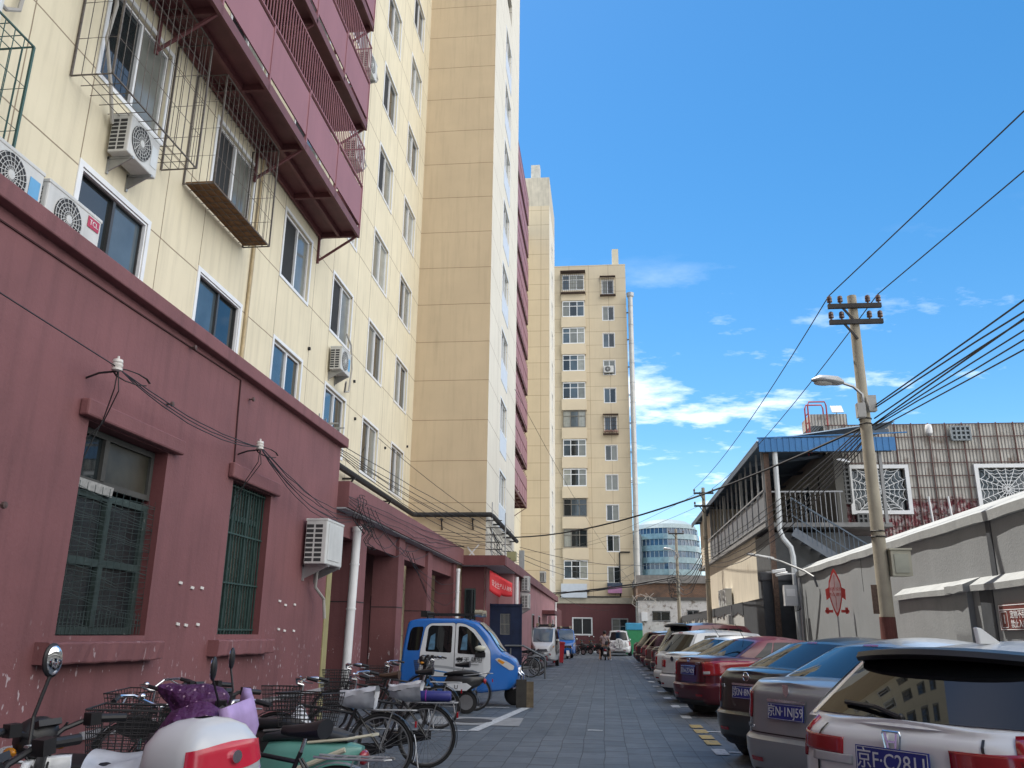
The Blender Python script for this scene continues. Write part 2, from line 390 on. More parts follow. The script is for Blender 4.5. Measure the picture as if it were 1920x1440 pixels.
BALD = M('maroon_steel', (.13,.045,.05), .6, var=.15)
SOFF = M('grey_soffit', (.42,.43,.45), .8, var=.1)
CURT = M('curtain_behind_glass', (.17,.18,.165), .12, var=.15, scale=2, spec=.7)
CURW = M('pale_curtain_glass', (.30,.31,.28), .12, var=.15, scale=3, spec=.7, streak=.4)
PALEB = glassy('sky_blue_glass', (.06,.085,.105), .02)
def holes_wall(mb, f, u0, u1, v0, v1, holes, depth=.14, reveal=None):
    """wall on a (u,v) sheet with real openings; f(u,v,d) gives the point d behind the face"""
    us = sorted({u0, u1, *[x for h in holes for x in h[:2]]}); vs = sorted({v0, v1, *[x for h in holes for x in h[2:4]]})
    us = [u for u in us if u0 <= u <= u1]; vs = [v for v in vs if v0 <= v <= v1]
    for a, b in zip(us, us[1:]):
        run = None
        for c, d in zip(vs, vs[1:]):
            hit = any(h[0] < (a+b)/2 < h[1] and h[2] < (c+d)/2 < h[3] for h in holes)
            if not hit: mb.quad(f(a,c,0), f(b,c,0), f(b,d,0), f(a,d,0))
    for h in holes:
        a, b, c, d = h[:4]
        for p, q in (((a,c),(b,c)),((b,c),(b,d)),((b,d),(a,d)),((a,d),(a,c))):
            (reveal or mb).quad(f(*p,0), f(*q,0), f(*q,depth), f(*p,depth))
    return mb
FX = lambda X: (lambda u, v, d: (X - d, u, v))     # faces +x
FY = lambda Y: (lambda u, v, d: (u, Y + d, v))     # faces -y

def frame_mesh(f, a, b, c, d, depth=.1, t=.05, trim=.07, mull=(.5,), trans=()):
    """white window: flat architrave, sash frame and mullions"""
    m = MB(); e = -.018
    def bx(u0,u1,v0,v1,d0,d1):
        P = [f(u0,v0,d0),f(u1,v0,d0),f(u1,v1,d0),f(u0,v1,d0),f(u0,v0,d1),f(u1,v0,d1),f(u1,v1,d1),f(u0,v1,d1)]
        m.add(P, [(0,3,2,1),(4,5,6,7),(0,1,5,4),(1,2,6,5),(2,3,7,6),(3,0,4,7)])
    if trim:
        bx(a-trim,b+trim,d,d+trim,e,.0); bx(a-trim,b+trim,c-trim,c,e,.0); bx(a-trim,a,c,d,e,.0); bx(b,b+trim,c,d,e,.0)
    i = .008
    bx(a+i,b-i,d-t-i,d-i,depth-.05,depth); bx(a+i,b-i,c+i,c+t+i,depth-.05,depth); bx(a+i,a+t+i,c+t+i,d-t-i,depth-.05,depth); bx(b-t-i,b-i,c+t+i,d-t-i,depth-.05,depth)
    for q in mull:
        u = a+(b-a)*q; bx(u-t*.6,u+t*.6,c+t+i,d-t-i,depth-.06,depth-.002)
    for q in trans:
        v = c+(d-c)*q; bx(a+t+i,b-t-i,v-t*.5,v+t*.5,depth-.056,depth-.004)
    return m
def pane_mesh(f, a, b, c, d, depth=.095):
    m = MB(); m.quad(f(a+.01,c+.01,depth), f(b-.01,c+.01,depth), f(b-.01,d-.01,depth), f(a+.01,d-.01,depth)); return m

A = thing('apartment_building', 'long cream apartment block with white windows and maroon steel balconies above the maroon annexe', 'building', (-6.85, 8, 0))
TOP = 37.5
rows = [5.9 + 3.02*j for j in range(10)]; cols = [9.30 + 3.43*k for k in range(-5, 6)]
holes = [(y, y+1.68, z, z+1.54) for y in cols for z in rows]
w = MB(); holes_wall(w, FX(-6.85), -14, 29.3, 0, TOP, holes, .16)
w.quad((-6.85,38.9,0),(-6.85,71,0),(-6.85,71,TOP),(-6.85,38.9,TOP)); w.quad((-18,-14,TOP),(-6.85,-14,TOP),(-6.85,71,TOP),(-18,71,TOP))
w.quad((-18,-14,0),(-6.85,-14,0),(-6.85,-14,TOP),(-18,-14,TOP)); w.quad((-18,-14,0),(-18,71,0),(-18,71,TOP),(-18,-14,TOP)); w.quad((-6.85,71,0),(-18,71,0),(-18,71,TOP),(-6.85,71,TOP))
w.build('wall', CREAM, A, world=True)
# stair wing that steps forward
w = MB(); w.quad((-6.85,29.3,0),(-4.06,29.3,0),(-4.06,29.3,TOP),(-6.85,29.3,TOP)); w.quad((-6.85,29.3,TOP),(-4.06,29.3,TOP),(-4.06,38.9,TOP),(-6.85,38.9,TOP)); w.quad((-4.06,38.9,0),(-6.85,38.9,0),(-6.85,38.9,TOP),(-4.06,38.9,TOP))
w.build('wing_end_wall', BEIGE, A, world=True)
wz = [6.45 + 3.02*j for j in range(10)]
wh = [(32.9, 35.1, z, z+1.3) for z in wz]
w = MB(); holes_wall(w, FX(-4.06), 29.3, 38.9, 0, TOP, wh, .16); w.build('wing_side_wall', M('pale_cream_facade', (.66,.63,.55), .85, var=.04, scale=.9, streak=.25, joints=((2, 5.9, 1.51), (1, 7.95, 3.43)), jw=.022), A, world=True)
def window(parent, f, h, kinds, label=None, mull=(.5,), trans=(), frame=PVC, depth=.1, trim=.07, t=.05):
    a, b, c, d = h
    fr = frame_mesh(f, a, b, c, d, depth, t, trim, mull, trans).build('window', frame, parent, world=True, label=label)
    edges = [0, *mull, 1]
    for i, k in enumerate(kinds):
        u0 = a+(b-a)*edges[i]; u1 = a+(b-a)*edges[i+1]
        pane_mesh(f, u0, u1, c, d, depth-.012 - .004*i).build('pane', {'g':GLASS,'c':CURT,'b':PALEB,'d':DARK,'w':CURW}[k], fr, world=True)
    return fr
far = MB(); 
for ci, y in enumerate(cols):
    for ri, z in enumerate(rows):
        h = (y, y+1.68, z, z+1.54)
        vis = ri <= 6 and y > 5 and not (ri >= 5 and y < 20)
        if vis:
            if ri == 0 and ci <= 6: ks, fm = (('g','b') if ci == 5 else ('b','g')), M('dark_aluminium_frame', (.05,.052,.055), .4, .3)
            else: ks, fm = random.choice((('g','c'),('d','c'),('c','g'),('c','w'),('g','w'),('d','g'))), PVC
            if ri == 0 and ci > 6: ks = ('b','g') if ci < 9 else ('g','c')
            fr = window(A, FX(-6.85), h, ks, frame=fm, trim=.07 if fm is PVC else 0, mull=(.52,) if random.random()<.7 else (.5,), t=.05)
            if fm is not PVC:   # white architrave round the dark sliding sashes
                frame_mesh(FX(-6.85), *h, .05, .03, .08, ()).build('frame', PVC, fr, world=True)
        else:
            m = frame_mesh(FX(-6.85), *h); far.add(m.v, m.f); 
            p = pane_mesh(FX(-6.85), *h, .08); far.add(p.v, p.f)
o = far.build('window', M('distant_window', (.12,.13,.13), .15, var=.2, spec=.6), A, world=True); o['kind'] = 'stuff'
for z in wz[:8]:
    fr = window(A, FX(-4.06), (32.9, 35.1, z, z+1.3), ('g','c'))
    MB().box(-4.075,-4.045,32.86,35.14,z-.95,z-.075).build('panel', M('pale_blue_panel', (.56,.61,.68), .5, var=.06), fr, world=True)

# steel access balconies
def balcony(y0, y1, z, full=True):
    X0, X1 = -6.84, -5.82
    s = MB().box(X0, X1, y0, y1, z, z+.06)
    s.bar((X1-.03,y0,z-.07),(X1-.03,y1,z-.07),.06,.14); s.bar((X0+.05,y0,z-.07),(X0+.05,y1,z-.07),.06,.14); s.bar(((X0+X1)/2,y0,z-.06),((X0+X1)/2,y1,z-.06),.07,.12)
    n = max(2, int((y1-y0)/1.85)); 
    for i in range(n+1):
        y = y1-.04-(y1-y0-.08)*i/n; s.bar((X0,y,z-.062),(X1,y,z-.062),.07,.13)
    b = s.build('balcony', BALD, A, world=True)
    p = MB().box(X1-.035, X1-.01, y0, y1, z+.2, z+1.17); 
    for i in range(n+1): p.bar((X1-.02, y1-.03-(y1-y0-.06)*i/n, z+.05),(X1-.02, y1-.03-(y1-y0-.06)*i/n, z+1.25),.05)
    p.box(X0,X1,y1-.03,y1-.012,z+.2,z+1.17); p.build('parapet_panel', BALC, b, world=True)
    r = MB().tube([(X0,y1-.02,z+1.27),(X1-.02,y1-.02,z+1.27),(X1-.02,y0,z+1.27)], .032, 6)
    r.tube([(X0,y1-.02,z+2.34),(X1-.02,y1-.02,z+2.34),(X1-.02,y0,z+2.34)], .022, 5)
    k = int((y1-y0)/.13)
    if full:
        for i in range(k): r.bar((X1-.02,y1-.02-.13*i,z+1.25),(X1-.02,y1-.02-.13*i,z+2.34),.018)
        for i in range(1,8): r.bar((X0+i*.13,y1-.02,z+1.25),(X0+i*.13,y1-.02,z+2.34),.018)
    else:
        r.box(X1-.03,X1-.02,y0,y1,z+1.27,z+2.2); r.box(X0,X1,y1-.02,y1-.01,z+1.27,z+2.2)
    r.build('railing', BALC, b, world=True)
    g = MB()
    for i in range(0, n+1, 2):
        y = y1-.04-(y1-y0-.08)*i/n
        g.bar((X0,y,z-.75),(X1-.05,y,z-.1),.045); g.bar((X0+.02,y,z-.8),(X0+.02,y,z),.05)
    g.each('bracket', BALD, b, world=True)
for j in range(5): balcony(-9 if j else -9, 18.3, 10.93 + 3.03*j)
for j in range(9): balcony(39.0, 65.0, 10.93 + 3.03*j, full=False)

# window cages of thin steel rod
def cage(y0, y1, z0, z1, out, mat, tray=None, ny=7, nz=4, name='window_cage'):
    X0, X1 = -6.83, -6.85+out; m = MB(); r = .009
    for z in (z0, z1):
        m.tube([(X0,y0,z),(X1,y0,z),(X1,y1,z),(X0,y1,z)], .014, 5)
        for i in range(1, 4): m.bar((X0+(X1-X0)*i/4,y0,z),(X0+(X1-X0)*i/4,y1,z),.008)
        for i in range(1, ny+4): y=y0+(y1-y0)*i/(ny+4); m.bar((X0,y,z),(X1,y,z),.008)
    for y in (y0, y1): m.bar((X1,y,z0),(X1,y,z1),.026); m.bar((X0,y,z0),(X0,y,z1),.026)
    for i in range(1, nz): 
        z = z0+(z1-z0)*i/nz; m.tube([(X0,y0,z),(X1,y0,z),(X1,y1,z),(X0,y1,z)], .005, 4)
    for i in range(1, 2*ny): y=y0+(y1-y0)*i/(2*ny); m.bar((X1,y,z0),(X1,y,z1),.008)
    for i in range(1, 4):
        for y in (y0, y1): m.bar((X0+(X1-X0)*i/4,y,z0),(X0+(X1-X0)*i/4,y,z1),.008)
    c = m.build(name, mat, A, world=True)
    if tray: MB().box(X0+.02,X1-.02,y0+.02,y1-.02,z0+.02,z0+.05).build('tray', tray, c, world=True)
    return c
cage(8.75, 11.1, 8.45, 10.75, .6, M('rusty_cage_steel', (.13,.115,.105), .7, .3, .3, 20))
cage(11.8, 14.2, 8.6, 10.7, .55, MATS['rusty_cage_steel'], M('rusty_tray', (.17,.09,.04), .8, .1, .4, 8))
cage(5.2, 7.35, 5.6, 7.75, .6, M('green_cage_steel', (.05,.11,.10), .6, .2, .2))
# drain stain pipe and small sockets on the facade
d = MB(); d.tube([(-6.81,14.62,6.0),(-6.81,14.64,8.2),(-6.80,14.66,10.9)], .035, 6); d.build('downpipe', M('cream_downpipe', (.45,.36,.22), .7, var=.2), A, world=True)
d = MB()
for y, z in ((22.2,7.2),(21.9,8.2),(25.6,7.1),(28.6,7.8),(18.2,7.9)): d.cyl((-6.86,y,z),(-6.80,y,z),.045,8)
d.each('pipe_sleeve', DARK, A, world=True)
# black insulated heating pipe round the wing
hp = MB().tube([(-6.6,13.0,5.55),(-6.6,21.0,5.5),(-6.6,28.95,5.45),(-6.45,29.08,5.45),(-4.2,29.08,5.45),(-3.86,29.1,5.45),(-3.84,29.5,5.45),(-3.84,38.0,5.45)], .085, 8)
hp = hp.build('heating_pipe', M('black_pipe_wrap', (.02,.02,.022), .8, var=.4, scale=10), A, world=True)
b = MB()
for y in (17.5,21.5,25.5): b.bar((-6.85,y,5.38),(-6.5,y,5.38),.05); b.bar((-6.84,y,5.0),(-6.55,y,5.36),.04)
for x in (-5.6,-4.5): b.bar((x,29.3,5.3),(x,29.0,5.3),.05); b.bar((x,29.29,4.95),(x,29.06,5.3),.04)
for y in (31,34,37): b.bar((-4.06,y,5.34),(-3.75,y,5.34),.05)
b.each('bracket', BLACK, hp, world=True)

# ---- maroon single storey annexe in front of the slab
B = thing('shop_annexe', 'maroon plastered single storey annexe with a wire meshed window and a barred window', 'building', (-4.9, 8, 0))
h1, h2 = (7.38, 8.92, 1.43, 3.42), (10.68, 12.02, 1.44, 3.42)
def setattr_mb(q, a, b):
    m = MB(); [m.add([q.v[i] for i in f], [(0,1,2,3)]) for f in q.f[a:b]]; return m
w = MB(); rv = MB(); holes_wall(w, FX(-4.9), -10, 15.16, 0, 4.84, [h1, h2], .24, rv)
w.quad((-4.9,15.16,0),(-6.84,15.16,0),(-6.84,15.16,4.84),(-4.9,15.16,4.84))
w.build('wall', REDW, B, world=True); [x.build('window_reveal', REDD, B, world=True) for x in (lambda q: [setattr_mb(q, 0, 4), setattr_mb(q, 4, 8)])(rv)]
MB().box(-6.84,-4.78,-10,15.26,4.84,5.02).build('roof_coping', REDW, B, world=True, bevel=.015)
s = MB(); 
n=80
for i in range(n):
    y0=-6+21.1*i/n; y1=y0+21.1/n; t=.022+.014*random.random(); s.box(-4.9,-4.872,y0,y1,.53-t,.53+t)
s.build('skirting_ledge', M('grey_mortar', (.30,.29,.30), .9, var=.2, scale=20), B, world=True)
s = MB().box(-4.9,-4.8,7.2,9.12,3.43,3.60).build('lintel', REDW, B, world=True, bevel=.02)
s = MB().box(-4.9,-4.82,10.5,12.2,3.43,3.63).build('lintel', REDW, B, world=True, bevel=.02)
for a, b_ in ((7.12,9.1),(10.45,12.3)):
    m = MB(); n=24
    for i in range(n):
        pass
    P=[]
    for i in range(n+1):
        y=a+(b_-a)*i/n; j1,j2,j3=(random.uniform(-.007,.007) for _ in range(3)); P.append([(-5.1,y,1.19),(-4.765+j2,y,1.185+j1),(-4.757+j2,y,1.20+j1),(-4.757+j3,y,1.36+j2),(-4.767+j3,y,1.375+j2*.5),(-5.1,y,1.38),(-5.1,y,1.19)])
    m.grid(P); m.add(P[0][:-1],[tuple(range(6))]); m.add(P[-1][:-1],[tuple(range(6))])
    m.build('window_sill', REDW, B, world=True)
GRW = M('peeling_green_timber', (.030,.050,.048), .75, var=.3, scale=14, dirt=(.25,.26,.25), dlo=.62, dhi=.75, dscale=12)
# first window: timber sashes, boarded fanlight and wire mesh
f = FX(-4.9); a, b_, c, d = h1
fr = frame_mesh(f, a, b_, c, 2.82, .2, .07, 0, (.5,), (.5,)).build('window', GRW, B, world=True)
pane_mesh(f, a, b_, c, 2.82, .19).build('pane', M('dusty_dark_glass', (.018,.022,.025), .25, var=.3, scale=5), fr, world=True)
fl = frame_mesh(f, a, b_, 2.86, d, .2, .06, 0, (.38,)).build('fanlight', M('grey_timber', (.055,.055,.052), .8, var=.2), B, world=True)
pane_mesh(f, a, a+.58, 2.9, d, .18).build('pane', GLASS, fl, world=True); pane_mesh(f, a+.58, b_, 2.9, d, .182).build('pane', M('dusty_curtain_glass', (.045,.043,.032), .3, var=.4, scale=3), fl, world=True)
MB().bar((-5.02,a,2.86),(-5.02,a+.75,2.83),.03,.09).jitter(.012).build('batten', M('weathered_batten', (.30,.30,.29), .9, var=.3, scale=20), fl, world=True)
m = MB()
for i in range(34):
    z = 1.5 + 1.32*i/34 + random.uniform(-.012,.012); pts = [(-4.97, a+.0+(b_-a)*k/8, z+random.uniform(-.016,.016)+.02*sin(k+i)) for k in range(9)]; m.tube(pts, .0035, 3)
for i in range(26): y=a+(b_-a)*i/25; m.bar((-4.965,y,1.44),(-4.965,y+random.uniform(-.01,.01),1.66),.006)
for i in range(13): y=a+(b_-a)*i/12; m.bar((-4.975,y,1.44),(-4.975,y,2.86),.004)
m.build('wire_mesh', M('green_wire', (.045,.065,.063), .6, .3, .3), fr, world=True)
# second window: sashes behind green rods
a, b_, c, d = h2
fr = frame_mesh(f, a, b_, c, d, .2, .07, 0, (.33,.66), (.78,)).build('window', GRW, B, world=True)
pane_mesh(f, a, b_, c, d, .19).build('pane', M('dim_blind_glass', (.055,.052,.045), .2, var=.4, scale=8), fr, world=True)
m = MB()
for i in range(15): y=a+.02+(b_-a-.04)*i/14; m.bar((-5.0,y,c),(-5.0,y,d),.016)
for z in (1.5,2.1,2.75,3.38): m.bar((-4.995,a,z),(-4.995,b_,z),.03,.02)
m.build('bars', M('green_bar_paint', (.022,.055,.048), .55, var=.25, scale=12), fr, world=True)
# mortared corner strip, plaster tabs, old fixings
MB().box(-4.9,-4.885,14.86,15.12,0,3.4).build('corner_strip', M('ochre_strip', (.30,.27,.13), .8, var=.12), B, world=True)
m = MB()
for y,z in ((9.55,2.02),(9.85,1.98),(10.1,1.99),(9.6,1.56),(9.8,1.55),(10.1,1.56),(12.7,1.93),(12.95,1.88),(13.35,1.9),(12.75,1.52),(13.0,1.5),(13.4,1.5)): m.bar((-4.9,y-.025,z),(-4.885,y+.025,z-.008),.025,.03)
m.each('plaster_tab', M('white_plaster', (.62,.6,.58), .9, var=.1), B, world=True)
m = MB()
for y,z in ((6.35,2.45),(6.28,1.5),(8.75,3.95),(9.1,4.75),(10.9,4.6)): m.lathe([(.012,0),(.012,.05),(.03,.055),(.03,.08),(.0,.085)],(-4.9,y,z),(1,0,0),8)
m.each('old_fixing', M('rusty_fixing', (.12,.08,.075), .7, .3, .3, 20), B, world=True)
m = MB(); z=5; y=10.6
m.tube([(-4.892,10.56,4.78),(-4.892,10.58,4.3),(-4.892,10.61,3.9),(-4.892,10.63,3.6)], .014, 4); m.tube([(-4.892,-4,4.72),(-4.892,4,4.70),(-4.892,8,4.74),(-4.892,10.56,4.78)], .010, 4)
m.build('crack', M('dark_crack', (.05,.018,.02), .95), B, world=True)

# ---- arcade porch between annexe and wing
P_ = thing('porch_arcade', 'maroon arcade with square columns, grey soffit and long fascia between annexe and stair wing', 'building', (-5, 22, 0))
MB().box(-6.8,-4.72,15.3,28.75,3.72,4.22).build('roof', REDW, P_, world=True, bevel=.01)
MB().box(-6.8,-4.76,15.3,28.7,3.70,3.725).build('soffit', SOFF, P_, world=True)
MB().box(-5.45,-4.98,15.3,28.7,3.25,3.70).build('beam', REDW, P_, world=True)
for y in (16.75,20.2,23.7,27.9):
    m = MB().box(-5.52,-4.9,y,y+.6,0,3.7)
    o = m.build('column', REDW, P_, world=True); m = MB()
    for z in (2.05,): m.box(-5.525,-4.894,y-.004,y+.604,z,z+.02)
    m.build('joint', DARK, o, world=True)
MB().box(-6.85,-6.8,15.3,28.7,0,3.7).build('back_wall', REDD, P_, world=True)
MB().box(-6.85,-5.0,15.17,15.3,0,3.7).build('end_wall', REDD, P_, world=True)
for y0, y1, z0, z1 in ((17.6,18.9,.9,2.9),(21.3,22.6,1.0,2.9),(24.8,25.9,0.02,2.5)):
    fr = MB().box(-6.8,-6.74,y0,y1,z0,z1).build('window', DARK, P_, world=True)
    m = MB()
    for i in range(11): y=y0+(y1-y0)*i/10; m.bar((-6.68,y,z0),(-6.68,y,z1),.018)
    for i in range(5): z=z0+(z1-z0)*i/4; m.bar((-6.68,y0,z),(-6.68,y1,z),.02)
    m.build('grille', M('black_iron', (.02,.02,.02), .5, .5), fr, world=True)
MB().box(-6.8,-6.1,17.0,20.0,0,.85).build('plinth', M('ochre_wall', (.33,.29,.17), .85, var=.15), P_, world=True)

# ---- canopy at the wing
K = thing('entrance_canopy', 'flat maroon entrance canopy with pale soffit projecting from the stair wing', 'canopy', (-4, 33, 0))
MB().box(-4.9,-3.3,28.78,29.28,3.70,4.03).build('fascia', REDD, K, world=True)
MB().box(-4.05,-3.3,29.3,32.75,3.70,4.03).build('roof', REDW, K, world=True)
MB().box(-4.8,-3.36,28.85,32.7,3.685,3.70).build('soffit', M('pale_soffit', (.55,.58,.62), .8, var=.05), K, world=True)
MB().box(-4.05,-4.0,29.31,32.75,0,3.68).build('side_wall', REDW, K, world=True)
MB().box(-4.85,-4.06,29.24,29.29,0,3.68).build('end_wall', REDD, K, world=True)
fr = MB().box(-4.72,-4.35,29.17,29.24,1.9,2.95).build('window', GRW, K, world=True)
MB().box(-4.68,-4.39,29.16,29.17,1.95,2.9).build('pane', GLASS, fr, world=True)

# ---- far low annexe
E_ = thing('far_shop_annexe', 'pink rendered low shop row with air conditioners beyond the stair wing', 'building', (-3.6, 50, 0))
MB().box(-4.0,-3.45,32.8,63,0,3.7).build('wall', M('pink_wall_paint', (.40,.20,.21), .8, var=.12, scale=1.2, streak=.35), E_, world=True)
MB().box(-4.0,-3.3,32.8,63.1,3.7,4.05).build('roof_edge', REDW, E_, world=True)
MB().box(-6.8,-3.45,63.02,71,0,3.3).build('side_shed', REDD, E_, world=True)
MB().box(-3.45,-2.75,48.5,53,2.55,2.75).build('awning', REDD, E_, world=True)
MB().box(-3.45,-3.40,54,56.4,1.6,2.7).build('sign_recess', REDD, E_, world=True)
for y in (41.5,45.5,58): 
    fr = MB().box(-3.45,-3.42,y,y+1.2,1.0,2.4).build('window', M('grey_frame', (.3,.31,.32), .5), E_, world=True); MB().box(-3.42,-3.405,y+.06,y+1.14,1.06,2.34).build('pane', GLASS, fr, world=True)
for y in (33.4, 60.5): MB().tube([(-3.36,y,3.6),(-3.36,y,.1)], .07, 8).build('downpipe', WHITE, E_, world=True)

# ---- second tower and the block that closes the lane
G = thing('stair_tower', 'tall windowless beige stair tower with pale patched top behind the balconies', 'building', (-8, 72, 0))
w = MB(); w.quad((-12,71.05,0),(-4.42,71.05,0),(-4.42,71.05,40.2),(-12,71.05,40.2)); w.build('front_wall', BEIGE2, G, world=True)
MB().box(-12,-4.42,71.05,79.5,40.2,43.2).build('roof_house', M('weathered_render', (.50,.46,.38), .9, var=.12, scale=1.5, streak=.6), G, world=True)
wh = [(74.3, 76, 6.3+3.02*j, 7.7+3.02*j) for j in range(11)]
w = MB(); holes_wall(w, FX(-4.42), 71.05, 79.5, 0, 40.2, wh, .15); w.quad((-4.42,79.5,0),(-12,79.5,0),(-12,79.5,40.2),(-4.42,79.5,40.2)); w.build('side_wall', MATS['pale_cream_facade'], G, world=True)
for h in wh: window(G, FX(-4.42), h, ('g','c'))
MB().box(-6.2,-5.35,71.4,72.3,43.2,44.8).build('roof_vent', M('patched_plaster', (.5,.49,.45), .9, var=.2, scale=3), G, world=True)

F = thing('end_apartment_block', 'ten storey beige block closing the end of the lane with stacked bay windows', 'building', (-.7, 84, 0))
small = [(.43, 1.62, 36.45-3.02*j, 38.0-3.02*j) for j in range(11)]
w = MB(); holes_wall(w, FY(84), -5.6, 2.95, 4.9, 39.85, small, .18)
w.quad((2.95,84,0),(2.95,98,0),(2.95,98,39.85),(2.95,84,39.85)); w.quad((-5.6,84,0),(-5.6,98,0),(-5.6,98,39.85),(-5.6,84,39.85)); w.quad((-5.6,84,39.85),(2.95,84,39.85),(2.95,98,39.85),(-5.6,98,39.85)); w.quad((-5.6,98,0),(2.95,98,0),(2.95,98,39.85),(-5.6,98,39.85))
w.build('wall', BEIGE2, F, world=True)
gb = [(-3.0,-1.2,1.45,2.95),(.75,2.2,1.6,2.9)]
w = MB(); holes_wall(w, FY(83.8), -4.6, 3.0, 0, 4.3, gb, .15); w.quad((-4.6,83.8,4.3),(3.0,83.8,4.3),(3.0,84,4.3),(-4.6,84,4.3)); w.build('ground_floor_wall', M('dark_maroon_far', (.105,.035,.04), .8, var=.12, scale=.8, streak=.3), F, world=True)
MB().box(-4.6,3.0,83.7,83.98,4.32,4.88).build('band', M('grey_beige_band', (.40,.37,.30), .85, var=.1), F, world=True)
window(F, FY(83.8), gb[0], ('d','d')); window(F, FY(83.8), gb[1], ('c','g'), trans=(.5,), frame=M('grey_frame', (.3,.31,.32), .5))
for j, h in enumerate(small): window(F, FY(84), h, random.choice((('c','g'),('g','c'),('b','g'),('c','c'))), depth=.13, trim=.05)
BAYS = M('beige_bay_panel', (.60,.515,.38), .85, var=.05, scale=.6)
def bay(j):
    z1 = 38.55-3.02*j; z0 = z1-1.72; x0, x1 = -3.82, -1.5; Y0 = 83.5
    s = MB(); s.box(x0-.12,x1+.12,Y0,83.99,z0-1.22,z0-.06)
    b = s.build('bay', BAYS, F, world=True)
    style = j % 4
    fr = frame_mesh(FY(Y0+.1), x0, x1, z0, z1, .06, .06, 0, (.33,.67), (.68,))
    fr.box(x0,x0+.06,Y0+.1,83.99,z0,z1); fr.box(x1-.06,x1,Y0+.1,83.99,z0,z1); fr.box(x0,x1,Y0+.06,83.99,z1-.06,z1+.02); fr.box(x0,x1,Y0+.06,83.99,z0-.05,z0)
    fr = fr.build('window', PVC if j not in (5,8,9) else M('brown_frame', (.16,.15,.13), .5), b, world=True)
    return b
for j in range(11):
    b = bay(j); z1 = 38.55-3.02*j; z0 = z1-1.72
    [pane_mesh(FY(83.6), -3.82+2.32*q_/3, -3.82+2.32*(q_+1)/3, z0, z1, .06).build('pane', random.choice((CURT, GLASS, CURW, PALEB, GLASS)), b, world=True) for q_ in range(3)]
# cages on the top floor and one window with flower pots
def rodcage(x0,x1,z0,z1,Y,Y2,mat,name='window_cage'):
    m = MB()
    for z in (z0,z1): m.tube([(x0,Y2,z),(x0,Y,z),(x1,Y,z),(x1,Y2,z)], .03, 4)
    for i in range(int((x1-x0)/.22)+1): x=x0+(x1-x0)*i/int((x1-x0)/.22); m.bar((x,Y,z0),(x,Y,z1),.025)
    for i in range(1,5): z=z0+(z1-z0)*i/5; m.tube([(x0,Y2,z),(x0,Y,z),(x1,Y,z),(x1,Y2,z)], .012, 4)
    m.box(x0,x1,Y,Y2,z0-.08,z0-.02); m.box(x0,x1,Y,Y2,z1+.02,z1+.06)
    return m.build(name, mat, F, world=True)
rodcage(-4.0,-1.35,36.4,38.85,83.05,83.95,M('dark_rusty_cage', (.07,.045,.035), .8, .2, .3)); rodcage(.2,1.85,36.2,38.3,83.5,83.95,MATS['dark_rusty_cage'])
cg = rodcage(.25,1.8,21.0,23.0,83.4,83.95,MATS['dark_rusty_cage'])
m = MB()
for i in range(7): m.sphere((.45+.2*i,83.65,21.25+.06*(i%2)),.14,6,4)
m.each('flower_pot', M('pot_clay', (.35,.22,.18), .8, var=.4, scale=3), cg, world=True)
MB().box(.4,1.75,83.5,83.98,5.3,5.9).build('planter_box', M('mauve_planter', (.42,.2,.36), .6, var=.08), F, world=True)
MB().box(.35,1.8,83.45,83.98,5.92,6.25).build('planter_shelf', M('navy_panel', (.03,.05,.09), .6), F, world=True)
MB().box(-4.1,-1.6,83.42,83.66,4.85,6.15).build('awning_panel', M('pale_blue_board', (.52,.58,.66), .6, var=.04), F, world=True)
MB().tube([(2.6,83.9,9.2),(1.7,83.85,9.2),(1.6,83.8,9.1),(1.6,83.8,5.1),(1.55,83.7,4.95),(-4.2,83.62,4.95)], .07, 6).build('heating_pipe', BLACK, F, world=True)
MB().box(1.57,2.26,84.3,85,39.85,41.8).build('roof_vent', M('cream_vent', (.62,.56,.42), .85, var=.05), F, world=True)
# steel flue beside it
C_ = thing('flue_pipe', 'tall galvanised flue pipe standing beside the end block', 'chimney', (3.3, 83, 0))
MB().cyl((3.22,83.2,0),(3.36,83.2,35.8),.27,16,r2=.25).build('pipe', M('flue_metal', (.46,.46,.44), .5, .5, .12, 1, streak=.3), C_, world=True, smooth=True)
m = MB()
for k in range(17): z=1+2.1*k; m.cyl((3.22+.14*z/35.8,83.2,z),(3.22+.14*z/35.8,83.2,z+.06),.285,14)
m.cyl((3.36,83.2,35.7),(3.36,83.2,36.1),.36,14,r2=.4)
m.each('band', STEEL, C_, world=True)
m = MB()
for k in range(11): z=4+3*k; m.bar((2.95,83.6,z),(3.3,83.3,z),.06); m.bar((2.95,84.0,z+.25),(3.3,83.3,z),.05)
m.build('bracket', MATS['dark_rusty_cage'], C_, world=True)
